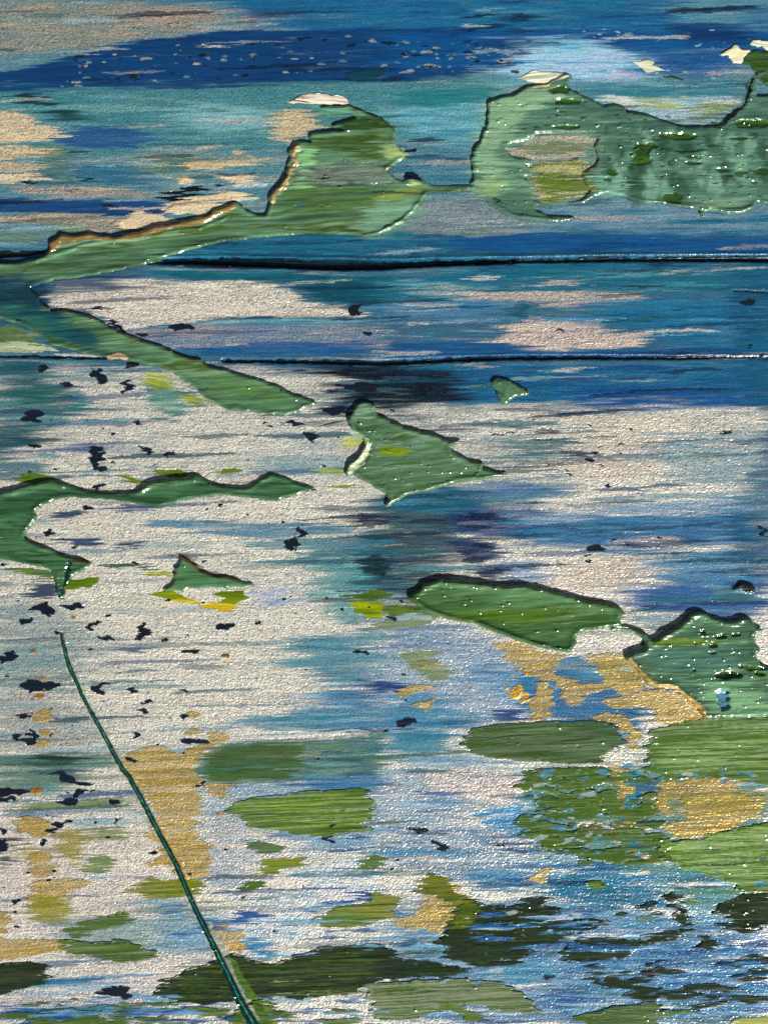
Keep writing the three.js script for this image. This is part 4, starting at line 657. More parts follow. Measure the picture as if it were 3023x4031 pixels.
G('short rounded olive film with green left end, on the blue left of the gold tail', 'F 333,995 360,950 430,925 560,912 760,905 960,905 1010,930 1032,970 1016,1012 960,1050 930,1082 800,1087 600,1077 480,1062 400,1042 345,1015', ['405826', '4e6a38', '384e20', '5a7854', '40603f'], { t: 2.6, edge: 4, bumps: 40 });
G('long olive film along the right edge below the pitted slab', 'F 1140,1010 1165,935 1330,900 1500,890 1720,885 H 1720,70 1560,60 1440,35 1300,50 1180,60 1160,20 1100,30 F 1150,1060', ['34481a', '5e7c36', '4c6a2c', '86a070', '43601f'], { t: 2.4, edge: 4, bumps: 60, amp: 0.85, bx: 8 });
G('short olive film with a rounded left end, left of the blue islands', 'G 1000,180 1040,140 1150,122 1300,102 1500,90 1600,85 1590,180 1590,270 1390,295 1200,275 1100,260 1030,218', ['384e18', '5e7c2a', '4f6a20', '849a54', '466020'], { amp: 0.75, bx: 14 });
G('ragged green film with blue windows, upper of the two left of the gold strip', 'H 600,50 660,10 760,0 950,0 970,60 960,90 1000,100 940,150 960,180 930,230 900,215 820,232 760,190 680,202 690,180 772,150 740,120 660,95', OLIVE, { t: 2.6, edge: 4, bumps: 60, amp: 0.955, wx: 6, holes: ['H 700,75 740,60 760,85 840,60 850,90 800,120 740,100', 'H 890,80 980,65 960,100 920,118', 'H 790,200 830,190 840,212 800,220', 'H 960,190 1010,175 1050,205 1000,235 970,220', 'H 700,35 760,25 770,50 720,60'] });
G('ragged green film, lower of the two left of the gold strip', 'H 592,290 600,240 660,225 730,245 800,252 850,272 830,302 850,345 940,345 1050,365 1092,392 1040,402 960,422 880,397 800,362 700,362 680,330 640,308', OLIVE, { t: 2.6, edge: 4, bumps: 50, amp: 0.955, holes: ['H 740,280 800,270 835,290 790,310', 'H 720,340 780,325 830,340 760,365', 'H 900,345 940,340 935,362 910,365'] });
G('wide bright green film along the right edge below the golden pool', 'H 1150,302 1240,312 1330,312 1400,292 1560,255 1720,230 1720,535 1540,552 1515,500 1400,462 1300,442 1240,422 1190,392 1205,352', ['34481a', '64863a', '4a6424', '8fae6e', '587630', '76925a'], { t: 2.6, edge: 4, bumps: 160, amp: 0.75, bx: 6 });
G('narrow green bridge crossing the gold strip', 'H 1100,130 1180,90 1180,160 1130,220 1080,210 1110,180', OLIVE, { amp: 0.9 });
G('dark green film with rounded left end at the right edge', 'H 1435,605 1500,570 1560,542 1659,530 1720,600 1640,690 1540,702 1500,670 1450,640', DEEP, { t: 2.4, edge: 4, bumps: 30, amp: 0.9 });
G('large dark olive film with torn ends, bottom centre right', 'H 240,760 300,620 340,562 420,590 520,600 600,640 560,590 640,555 700,560 690,600 760,590 740,640 640,690 800,682 850,652 900,650 980,662 920,702 830,720 820,760 720,762 640,772 660,792 560,832 400,852 300,830', DEEP, { t: 2.2, edge: 4, bumps: 90, amp: 0.955, bx: 7 });
G('dark olive tongue below the blue bay', 'H 790,750 870,735 960,735 1100,742 1200,700 1340,698 1250,742 1100,782 1050,822 850,837 740,832 800,800', DEEP, { t: 2.2, edge: 4, bumps: 60, amp: 0.95 });
G('long dark green stroke crossed by the scored line at the bottom', 'G 665,957 700,925 760,890 890,850 925,828 960,840 1010,800 1100,828 1190,852 1250,820 1400,772 1659,762 H 60,820 250,848 400,882 250,902 0,912 G 1600,925 1510,975 1300,1002 1180,985 1140,992 1020,1002 900,1022 750,1002 682,985', DEEP, { t: 2.2, edge: 4, bumps: 130, amp: 0.955, bx: 5, mx: 320 });
G('grey olive film along the bottom edge, centre', 'H -60,930 300,910 525,932 600,982 700,1062 500,1052 400,1022 270,1032 180,1062 130,1092 -60,1085', ['4f6a30', '6a7f4c', '8a937a', '3f5a20', '7a8a60'], { amp: 0.75, bx: 12, bumps: 60 });
G('green film in the bottom right along the edge', 'H 840,1075 1010,1030 1150,1010 1230,1020 1180,1050 1300,1050 1400,1040 1200,1085 1180,1130 860,1130', ['4a6028', '647c48', '3e521e', '7a9070'], { amp: 0.9, bx: 10, bumps: 30 });
G('grey green film at bottom left of the dark stroke', 'G 1000,1050 1100,1010 1180,1030 1220,1090 1180,1140 1000,1140', ['5a7030', '6f8040'], { amp: 0.75, bx: 5 });
G('dark green smear cut by the left edge near the bottom', 'G -60,860 60,845 140,838 195,852 190,930 120,950 -60,985', DEEP, { amp: 0.9, bx: 10 });
G('olive streaks beside the scored line, left', 'G 260,740 400,755 520,738 600,770 695,792 650,832 540,842 400,812 270,800', OLIVE, { amp: 0.75, bx: 14 });
G('olive streaks at the left, directly above the other olive streaks and the white tongue', 'G 270,700 400,650 500,625 590,615 560,660 460,690 360,735 280,740', OLIVE, { amp: 0.955, bx: 14, t: 1 });
G('olive film under the foot of the big gold patch', 'G 575,540 590,500 620,460 700,490 850,480 860,540 760,560 620,560', ['7a8030', '5f7420', '93903a', '4a6018'], { amp: 0.9, bx: 12, t: 1 });
G('thin olive fragment right of the white island', 'G 1115,430 1150,395 1240,390 1330,385 1280,420 1200,445 1120,470', ['55742c', '7f8c40', '476a24'], { amp: 0.85, bx: 7, t: 1 });
G('thin olive fragment under the one right of the white island', 'G 1035,518 1090,490 1160,490 1130,525 1060,530', ['55741c', '3f6014'], { amp: 0.85, bx: 6, t: 1 });
G('dark green fragment left of the white island', 'G 1060,320 1130,315 1240,340 1200,365 1120,375', ['3f5f3c', '4f6f40'], { amp: 0.9, bx: 8, t: 1 });
G('olive bay under the bright blue streak', 'G 1362,650 1400,620 1440,608 1560,585 1640,540 1700,540 1700,640 1600,680 1450,690 1390,682', ['4f6c24', '8f8c4a', '5f7a34', '3f5c1c'], { amp: 0.45, bx: 8, t: 1.4 });
G('olive tuft at the right of the white island', 'G 1530,400 1580,380 1680,390 1640,430 1560,440 1540,430', ['3f6020', '5a7a30'], { amp: 0.85, bx: 6, t: 1 });
G('olive and gold film rising to the bottom centre', 'H 140,540 150,480 180,450 260,470 340,540 420,600 380,680 290,700 300,610 250,560', ['55701c', '7a7c2c', '3f5a14', '6a7424'], { amp: 0.9, bx: 10, t: 1 });
G('small dark green drop with a pale heart in the blue bay', 'H 870,500 890,485 940,490 945,510 910,528 880,522', ['4a6c20', '7a9450'], { t: 2 });
G('small dark green drop just under the lower edge of the blue bay', 'H 1200,560 1230,540 1280,548 1285,570 1220,578', DEEP, { t: 2 });
G('dark green crescent right of the pale shoal', 'H 1255,620 1290,600 1320,640 1315,680 1280,690 1265,655', DEEP, { t: 2.4 });
G('dark green drop above the blue strip at the right', 'H 1362,770 1400,745 1470,755 1440,785 1400,790', DEEP, { t: 2.4 });
G('dark green drop left of the crescent', 'H 1105,600 1130,575 1190,580 1180,600 1130,610', DEEP, { t: 2 });
G('green ring of paint in the pale shoal', 'H 1105,650 1130,635 1170,645 1165,668 1120,670', ['3a5a2c', '6f8c70'], { t: 1.6 });
G('little green drop at the right of the pale shoal', 'H 1305,580 1340,570 1360,585 1330,595', ['5a7430', '7a8c4c'], { t: 1.6 });
G('curled green drop beside the scored line at the bottom', 'G 1125,990 1160,980 1175,1010 1160,1030 1130,1020', OLIVE, { t: 2.4 });
G('low olive arc at the bottom left', 'G 110,1060 160,1050 320,1040 420,1050 480,1080 380,1110 200,1106 120,1085', ['3f5a2c', '55703c', '2f4820'], { amp: 0.85, bx: 6, t: 1.4 });
G('gold-rimmed green blot at the bottom edge', 'H 180,1060 230,1030 330,1015 390,1060 400,1090 330,1100 320,1070 250,1040', ['55702c', '6a7f3c'], { amp: 0.9, t: 1.6 });
G('green fringe at the bottom right corner', 'H 1480,1106 1560,1080 1720,1070 1720,1140 1480,1140', ['93a04a', 'a9ac60', '6f8840'], { amp: 0.9, bx: 8, t: 1 });
// streaks of green over the golden pool and the gold fans
Y('H 1180,90 1400,110 1640,80 1640,180 1400,200 1200,230', ['7f7c2c', '93883a', '6a7424'], { a: 0.5, g: 0.4, sy: 2.6, m: 0.2 });
Y('F 960,640 1100,650 1200,760 1000,740', ['6f7a3a', '8a8a4c'], { a: 0.6, g: 0.5, sy: 2.6 });
X('H 1005,20 1090,10 1130,60 1100,80 1050,55', ['4a86b0', '5a90b8'], { g: 0.7, wx: 8 }); X('H 1040,130 1100,90 1110,160 1060,175', ['4a86b0', '5a90b8'], { g: 0.7, wx: 8 });
X('H 1030,300 1080,290 1140,320 1180,360 1190,400 1150,390 1090,345 1040,340', ['4f8ab4', '6a98c0'], { g: 0.7, wx: 8 });
X('H 830,240 900,220 960,250 1140,250 1100,280 960,290 860,268', ['c4bab0', 'b4b0b0', 'c8b498'], { ...SILVER, wx: 9, amp: 0.6 });
// loose drops in the lower right
{ const r = rng(64); const e = []; for (let i = 0; i < 70; i++) e.push([690 + r() * 330, 20 + r() * 340]); for (const [x, y] of e) X([ellipse(pts(`H ${x},${y},${5 + r() * 14},${3 + r() * 5}`)[0])], r() < 0.6 ? ['5a8cac', '86a6b8'] : ['7f9a6c'], { a: 0.8, g: 0.3, hp: 0.4, bx: 1, by: 1 }); }

G('mottled dark green film in broken islands over the lower right shoals', 'H 560,560 900,600 1250,560 1659,700 1720,720 1720,1000 1400,1060 1000,1000 700,840 560,840 300,900 260,780', DEEP, { bx: 24, by: 10, amp: 1.7, cov: 0.64, sx: 130, sy: 26, comb: 24, t: 1.8, kind: 'stuff' });
G('broken olive film in small islands along the bottom edge', 'G 0,990 600,1000 900,1030 1200,1040 1659,1050 1659,1140 0,1140', OLIVE, { bx: 24, by: 8, amp: 1.6, cov: 0.6, sx: 70, sy: 10, comb: 24, t: 1.4, kind: 'stuff' });
G('broken olive film in small islands between the golden pool and the blue bay', 'H 600,0 1150,0 1250,420 1000,440 700,380 560,250', OLIVE, { bx: 14, by: 8, amp: 1.7, cov: 0.55, sx: 60, sy: 13, comb: 18, t: 1.8, kind: 'stuff' });
Y('H 300,600 900,620 1500,720 1659,800 1659,1000 1100,960 700,820 400,860', ['3f7cb4', '2060a4', '6f9cc4', 'b8c6d0'], { a: 0.9, g: 0.6, bx: 24, by: 10, amp: 1.7, cov: 0.75, sx: 90, sy: 9, comb: 30 });
Y('G 600,540 1000,620 1659,640 1659,780 1100,830 700,780', ['3f7cb4', '2a62a0', '8fb0c8', '5f90b0'], { a: 0.85, g: 0.6, bx: 24, by: 10, amp: 1.6, cov: 0.75, sx: 90, sy: 9, comb: 30 });
Y('G 100,960 700,970 1659,1000 1659,1140 0,1140', ['2f6cb0', '1d54a0', '7fa4c8', '4a7a80'], { a: 0.9, g: 0.6, bx: 24, by: 10, amp: 1.6, cov: 0.7, sx: 90, sy: 8, comb: 30 });
Y('F 1140,1010 1700,900 1700,1140 1140,1140', ['86a06a', '9ab07c', '2c4014'], { a: 0.7, g: 0.2, r: 0.2, m: 0, bx: 30, amp: 1.5, cov: 0.7, sx: 160, sy: 3 });
Y('H 1200,310 1700,240 1700,540 1500,520', ['8fa874', 'a3b888', '33481a'], { a: 0.7, g: 0.2, r: 0.2, m: 0, bx: 30, amp: 1.5, cov: 0.7, sx: 160, sy: 3 });
Y('G 1000,110 1600,90 1600,280 1050,280', ['8a9c50', '9aac70', '7f9cb4'], { a: 0.7, g: 0.3, m: 0, bx: 30, amp: 1.5, cov: 0.75, sx: 140, sy: 3 });
Y('G 700,850 1659,780 1659,980 750,1000', ['3c5a24', '56702c', '1a3a34'], { a: 0.7, g: 0.2, r: 0.2, m: 0, bx: 30, amp: 1.5, cov: 0.65, sx: 180, sy: 3 });
// chips of the blue layer showing through the green films
{ const r = rng(640); for (let i = 0; i < 190; i++) { const z = r(), x = z < 0.5 ? 620 + r() * 480 : z < 0.75 ? 1150 + r() * 480 : 100 + r() * 1100, y = z < 0.5 ? -10 + r() * 420 : z < 0.75 ? (r() < 0.5 ? r() * 60 : 320 + r() * 200) : 620 + r() * 320, s = 4 + r() * r() * 30; X([ellipse(pts(`H ${x},${y},${s},${2 + s * 0.32}`)[0], -0.15)], r() < 0.7 ? ['4a7ca4', '6f9cba', '356690'] : ['96a8b4', 'a8acac'], { a: 0.9, g: 0.4, hp: -0.5, bx: 1, by: 1, wx: 6 }); } }
drag((X, Y) => Y < 1560 ? 0 : Math.min(1, (Y - 1560) / 200) * 16, 40);
// ---------- dark flecks ----------
const fleck = (label, shape, o) => body('dark_paint_fleck', label, shape, ['04161f', '0a2a38', '101c3c', '071f2a'], { t: 0.9, edge: 2, rib: 0.2, step: 1.3, wx: 9, wy: 4, bx: 1, by: 0.6, comb: 12, amp: 0.4, sx: 20, sy: 3, r: 0.3, ...o });
const flecksC = ['395,485 430,490 475,530 470,545 420,545 400,510', '245,545 290,540 300,560 265,568', '535,545 565,542 575,570 555,595 535,570', '385,815 435,812 445,870 435,900 465,915 440,930 405,925 390,870', '610,825 640,822 655,850 620,862', '705,860 745,845 745,858 715,868', '560,712 590,704 605,716 585,726', '1235,715 1280,705 1310,725 1260,742', '1315,765 1350,760 1380,775 1360,812 1330,790', '410,995 440,985 470,1000 430,1012', '355,1085 385,1075 400,1095 370,1106', '100,670 180,668 165,720 105,715', '140,822 190,812 185,832 150,834', '215,918 245,908 235,928', '400,215 430,212 425,232 408,230', '480,890 500,880 505,895', '1035,772 1060,768 1055,780', '1500,215 1560,212 1565,250 1510,255', '730,300 830,295 820,318 760,322', '1540,325 1610,318 1600,342', '560,335 640,330 625,350', '170,470 210,470 200,495 175,490', '430,740 450,738 445,752', '1480,560 1560,545 1659,560 1640,580 1500,580', '1400,655 1500,650 1510,680 1420,685', '450,275 490,282 550,320 540,335 480,310', '1120,715 1160,712 1140,728', '535,465 600,460 610,485 550,490'];
const flecksE = ['1235,125 1285,108 1290,60 1325,75 1320,105 1290,115 1310,150 1240,170', '185,75 215,72 225,100 195,98', '130,415 180,380 245,420 240,445 200,440', '245,400 350,392 365,410 300,425', '75,470 150,450 140,475 80,488', '370,490 410,470 440,475 400,490 420,510 385,515', '590,550 605,520 610,480 640,475 640,510 655,520 625,550', '415,540 480,535 485,555 440,558', '685,548 710,540 720,552 690,556', '800,535 825,528 820,540', '-20,630 30,600 85,598 70,620 0,650', '95,740 140,715 200,735 275,738 230,775 120,780 100,765', '395,765 430,740 465,742 440,765 460,780 420,785', '540,770 575,760 600,775 565,782', '590,820 650,812 655,822 600,826', '585,855 640,850 640,865 600,866', '945,490 1010,482 1010,500 950,505', '1100,480 1140,472 1145,486 1110,488', '855,208 890,206 880,220', '575,960 600,952 612,970 590,980', '55,965 100,950 100,985 70,995', '105,990 150,930 170,960 160,1000 120,1015', '230,960 250,955 245,975', '770,885 810,868 825,890 780,895', '770,1000 800,975 915,985 900,1000 820,1003', '555,1062 585,1052 612,1075 580,1088', '80,880 140,870 140,890 90,895', '760,605 880,590 860,600 790,612', '770,755 850,785 800,778', '1510,600 1600,600 1580,612', '300,410 340,400 360,412', '-10,680 15,675 5,692', '1210,40 1235,35 1225,48'];
const flecksG = ['220,15 300,25 385,72 350,80 280,60', '-20,90 60,85 120,95 100,120 -20,120', '-20,130 60,125 90,140 -20,150', '240,150 310,130 340,90 375,95 350,115 320,130 330,165 290,170', '865,70 885,48 900,60 880,78', '470,140 525,135 510,155 480,155', '205,270 240,235 305,225 280,255 230,275', '495,215 512,210 505,250 495,245', '170,320 210,305 215,330 180,345', '1395,300 1440,292 1438,325 1415,322', '-20,260 20,270 10,290', '-20,310 30,305 40,350 -20,370', '165,475 205,475 195,492', '60,570 95,565 85,590 65,585', '55,685 90,680 80,695', '50,625 70,620 65,635', '5,515 25,512 15,525', '415,975 470,945 530,935 560,950 540,1010 480,985', '1040,560 1065,552 1055,568', '1190,690 1160,700 1180,705'];
const flecksH = ['140,232 170,222 180,235', '110,262 170,258 165,285 125,280', '210,320 280,325 290,350 250,358 225,340', '490,330 540,330 510,338', '665,905 690,890 730,900 700,915', '1120,880 1150,872 1200,892 1150,900'];
const flecksD = ['1545,195 1580,185 1625,205 1560,212', '1605,430 1645,425 1640,440', '1550,388 1590,384 1575,396', '860,875 890,868 900,885 870,886', '890,848 935,842 920,860', '1005,850 1045,848 1030,860', '925,905 970,898 950,912', '1005,808 1045,805 1030,818', '910,820 950,815 930,825', '780,925 820,915 810,930', '780,945 830,938 810,952', '700,900 720,895 712,908', '950,990 980,985 970,1000', '880,770 900,765 895,778', '880,732 900,728 895,740', '1050,750 1080,745 1065,756', '625,704 650,700 640,712', '795,755 815,750 805,760', '740,320 790,315 760,328', '655,375 680,370 670,380', '510,372 540,368 525,378', '1460,765 1530,755 1500,772', '1140,910 1180,905 1160,915', '440,772 560,760 560,766 450,776'];
const flecksF = ['870,155 940,140 945,160 880,168', '865,185 900,178 895,192', '865,212 900,205 905,215 880,222', '1035,138 1065,130 1055,145', '960,120 1000,116 985,128', '1165,118 1200,112 1190,125', '1005,180 1020,176 1015,186', '1005,238 1020,234 1015,242', '0,455 60,450 40,470', '40,905 100,890 160,910 70,935', '1625,60 1650,70 1645,105 1620,100'];
const flecksB = ['95,740 140,742 160,770 120,770', '90,640 130,640 140,655 100,655', '25,300 50,298 40,308'];
for (const [t, list] of Object.entries({ C: flecksC, E: flecksE, G: flecksG, H: flecksH, D: flecksD, F: flecksF, B: flecksB })) for (const q of list) fleck(null, t + ' ' + q);
X(['E 165,718 190,708 215,715 190,725', 'E 140,795 175,785 200,795 150,805', 'E 175,760 195,758 190,775', 'E 300,452 330,445 330,460 310,465', 'E 130,600 160,590 170,602 140,608', 'E 950,615 995,612 990,630 960,628', 'G 130,90 180,85 190,105 150,110'], ['a8743c', 'b9823f', '8a5a2c'], { ...GOLD, h: 1 });
X('F 1500,330 1540,305 1600,320 1590,350 1540,345', ['14202a', '2a1f1a'], { g: 0.1, h: 3, bx: 2 });
body('dark_paint_chip', 'dark curled paint chip in the blue above the pitted slab at the right', 'F 1500,345 1530,310 1560,302 1605,325 1600,350 1560,345 1540,335', ['1f2a24', '33241c', '24402c'], { t: 5, edge: 4, step: 1.4 });
Y('F 1420,320 1540,320 1600,380 1480,390 1400,350', ['2f5a4c', '4a6f70', '6f98b0'], { a: 0.8, g: 0.4, bx: 12 });
body('dark_paint_chip', 'dark teal half-moon paint chip below the deep blue band, top centre', 'A 1485,318 1560,300 1600,290 1659,305 1659,325 1620,340 1560,355 1520,345', ['17404f', '1f5468', '123440'], { t: 1.4, edge: 4, step: 1.4 });
{ const r = rng(88); for (let i = 0; i < 110; i++) { const x = r() * 900, y = 790 + r() * 1150, s = 2 + r() * r() * 9; X([ellipse([x, y, s, 1 + s * 0.3])], ['061a24', '0c2c38'], { g: 0.1, h: 0.5, bx: 0.6, by: 0.6, wx: 6, comb: 6 }); } }
// ---------- the scored line ----------
X('~ G 900,670,26 950,770,32 1000,860,40 1050,950,44 1110,1060,46 1160,1160,50', ['a4aca0', '8f9c90', 'b4b8b0'], { g: 0.6, a: 0.8, amp: 0.5 });
X('~ G 985,810,20 1030,880,28 1075,960,34 1120,1040,40 1180,1160,46', ['4a6a2c', '5a7a3c', '3c5c24'], { g: 0.1, r: 0.25 });
relief('~ ' + LINE.replace(/,(\d+)(?= |$)/g, (q, n) => ',' + (+n * 2.4)), 2.4, { bx: 3, by: 3 });
relief('~ ' + LINE.replace(/,(\d+)(?= |$)/g, (q, n) => ',' + (+n * 1.2)), -4, { bx: 1, by: 1 });
body('teal_paint_line', 'thin dark teal line scored diagonally down the lower left, with beaded glints', '~ ' + LINE.replace(/,(\d+)(?= |$)/g, (q, n) => ',' + (+n * 1.2)), ['0a4c44', '06403c', '053634', '0f5e54'], { t: 3, edge: 5, rib: 0, amp: 0, wx: 1, wy: 1, step: 1.3, r: 0.14, mx: 30, my: 18, bumps: 1500, th: 62 });

X('~ ' + LINE.replace(/,(\d+)(?= |$)/g, (q, n) => ',' + (+n * 0.24)), ['4f9c8a', '2f7a6a', '6ab4a2'], { a: 0.85, g: 0, r: 0.12, m: 0, bx: 0.5, by: 0.5, wx: 1, wy: 1, amp: 0.5, sx: 9, sy: 9, comb: 0, hp: 1.6 });  // slim highlight along the line, painted in as paler teal

// ---------- from arrays to meshes ----------
const painting = new THREE.Group();
painting.name = 'painting';
painting.userData = { label: 'abstract painting of blue and silver smears with thick glossy green paint ridges', category: 'painting' };
scene.add(painting);
function blurAll(A, r) { const m = Object.create(Mask.prototype); Object.assign(m, { x0: 0, y0: 0, w: TW, h: TH, d: A }); m.blur(r, r); return m; }
const hb = blurAll(HB, 1), hp = blurAll(HP, 1.2);
const toTex = (X, Y) => [(X - DX0) * K, (Y - DY0) * KY];
const px = (X) => (X - 829.5) * U, pz = (Y) => (Y - 1106) * U;

const mapData = new Uint8Array(N * 4), ormData = new Uint8Array(N * 4), bumpData = new Float32Array(N * 4);
const toS = (v) => Math.round(255 * clamp01(v <= 0.0031308 ? v * 12.92 : 1.055 * Math.pow(v, 1 / 2.4) - 0.055));
for (let y = 0; y < TH; y++) for (let x = 0; x < TW; x++) {
  const i = y * TW + x, X = (x + 0.5) / K + DX0, Y = (y + 0.5) / KY + DY0, g = GRA[i];
  // metallic primer: hard uneven grains; deep grain coloured dark teal, part settled pigment, part painted shade
  const P = X * 0.93 - Y * 0.37, Q = X * 0.37 + Y * 0.93, wob = 1.6 * noise(X / 11, Y / 11);
  const n1 = noise((P + wob) / 3.2, (Q + wob) / 1.6), n2 = noise(P / 2 + 40, Q / 1.2 + 9), n3 = noise(X / 15 + 9, Y / 7), n4 = noise(X / 1.4 + 7, Y / 1.2), n5 = noise(P / 9 + 3, Q / 3.6 + 60);
  const grain = 0.5 * n1 + 0.34 * n2 + 0.1 * n4 + 0.06 * n5;
  const fine = streak(X + Y * 0.03, Y - X * 0.03, 46, 2.2, 3.1), dash = Math.max(0, noise(X / 9 + 80, Y / 1.9 + 11) * 0.7 + noise(X / 26, Y / 5 + 5) * 0.3 - 0.68) * 2.6;
  bumpData[i * 4] = bumpData[i * 4 + 1] = bumpData[i * 4 + 2] = g * grain + (1 - g) * 0.2 * fine + 0.14 * g * fine + dash * (0.25 + 0.75 * Math.min(1, g)) * 0.5; bumpData[i * 4 + 3] = 1;
  // flakes of teal, rose and bright metal, their sparkle painted as paler specks
  const pigShade = Math.min(0.85, g * 0.62 * sstep(0.44, 0.28, grain)), v = 1 + g * 0.34 * (n4 - 0.5) + 0.16 * (n2 - 0.5), tint = g * (noise(X / 3.3 + 200, Y / 2.2 + 31) - 0.5) * 0.28;
  const fl = 1 + g * 0.6 * sstep(0.62, 0.86, 0.5 * n4 + 0.5 * n2);
  mapData[i * 4] = toS((CR[i] * (1 + tint) + (0.03 - CR[i]) * pigShade) * v * fl); mapData[i * 4 + 1] = toS((CG[i] + (0.09 - CG[i]) * pigShade) * v * fl); mapData[i * 4 + 2] = toS((CB[i] * (1 - tint * 0.6) + (0.12 - CB[i]) * pigShade) * v * fl); mapData[i * 4 + 3] = 255;
  ormData[i * 4] = 255; ormData[i * 4 + 1] = Math.round(255 * clamp01(ROU[i] + g * 0.16 * (n3 - 0.5))); ormData[i * 4 + 2] = Math.round(255 * clamp01(MET[i])); ormData[i * 4 + 3] = 255;
}
function tex(data, type, srgb) {
  const t = new THREE.DataTexture(data, TW, TH, THREE.RGBAFormat, type);
  t.magFilter = THREE.LinearFilter; t.minFilter = THREE.LinearMipmapLinearFilter; t.generateMipmaps = true; t.wrapS = t.wrapT = THREE.ClampToEdgeWrapping; t.anisotropy = 8;
  if (srgb) t.colorSpace = THREE.SRGBColorSpace;
  t.needsUpdate = true; return t;
}
const colourMap = tex(mapData, THREE.UnsignedByteType, true), ormMap = tex(ormData, THREE.UnsignedByteType), bumpMap = tex(bumpData, THREE.FloatType);
const paintMat = new THREE.MeshPhysicalMaterial({ name: 'oil and metallic paint', map: colourMap, roughness: 1, metalness: 1, roughnessMap: ormMap, metalnessMap: ormMap, bumpMap, bumpScale: GRAIN * U });
const bodyMat = new THREE.MeshPhysicalMaterial({ name: 'glossy oil paint', map: colourMap, roughness: 1, metalness: 1, roughnessMap: ormMap, metalnessMap: ormMap, bumpMap, bumpScale: 1.6 * U, clearcoat: 0.6, clearcoatRoughness: 0.12 });
const edgeMat = new THREE.MeshStandardMaterial({ name: 'board edge', color: new THREE.Color().setRGB(0.42, 0.38, 0.32), roughness: 0.85 });

function addMesh(name, pos, uv, idx, mat, parent, nor) {
  const g = new THREE.BufferGeometry();
  g.setAttribute('position', new THREE.BufferAttribute(new Float32Array(pos), 3));
  g.setAttribute('uv', new THREE.BufferAttribute(new Float32Array(uv), 2));
  g.setIndex(new THREE.BufferAttribute(new Uint32Array(idx), 1));
  if (nor) g.setAttribute('normal', new THREE.BufferAttribute(nor, 3)); else g.computeVertexNormals();
  const m = new THREE.Mesh(g, mat); m.name = name; m.castShadow = m.receiveShadow = true; parent.add(m); return m;
}
// the painted board: relief of the thin films, grooves and primer
{
  const nx = 740, ny = 986, pos = new Float32Array(nx * ny * 3), uv = new Float32Array(nx * ny * 2), idx = new Uint32Array((nx - 1) * (ny - 1) * 6); let q = 0;
  for (let j = 0; j < ny; j++) for (let i = 0; i < nx; i++) {
    const X = DX0 + DW * i / (nx - 1), Y = DY0 + DH * j / (ny - 1), [tx, ty] = toTex(X, Y), at = j * nx + i;
    pos[at * 3] = px(X); pos[at * 3 + 1] = (hb.at(tx, ty) + 0.8 * (noise(X / 90, Y / 40) - 0.5)) * U; pos[at * 3 + 2] = pz(Y);
    uv[at * 2] = i / (nx - 1); uv[at * 2 + 1] = j / (ny - 1);
    if (i < nx - 1 && j < ny - 1) { idx.set([at, at + nx, at + 1, at + 1, at + nx, at + nx + 1], q); q += 6; }
  }
  const m = addMesh('painted_board', pos, uv, idx, paintMat, painting);
  m.userData.label = 'painted board surface with grainy silver primer under blue, teal and gold smears';
  const b = new THREE.Mesh(new THREE.BoxGeometry(DW * U - 0.0004, 0.008, DH * U - 0.0004), edgeMat); b.name = 'wooden_panel'; b.position.set(px(DX0 + DW / 2), -0.004 - 14 * U, pz(DY0 + DH / 2)); painting.add(b);
}
const counts = {};
function numbered(n) { const c = counts[n] = (counts[n] ?? -1) + 1; return c ? n + '_' + String(c).padStart(3, '0') : n; }
let tris = 0;
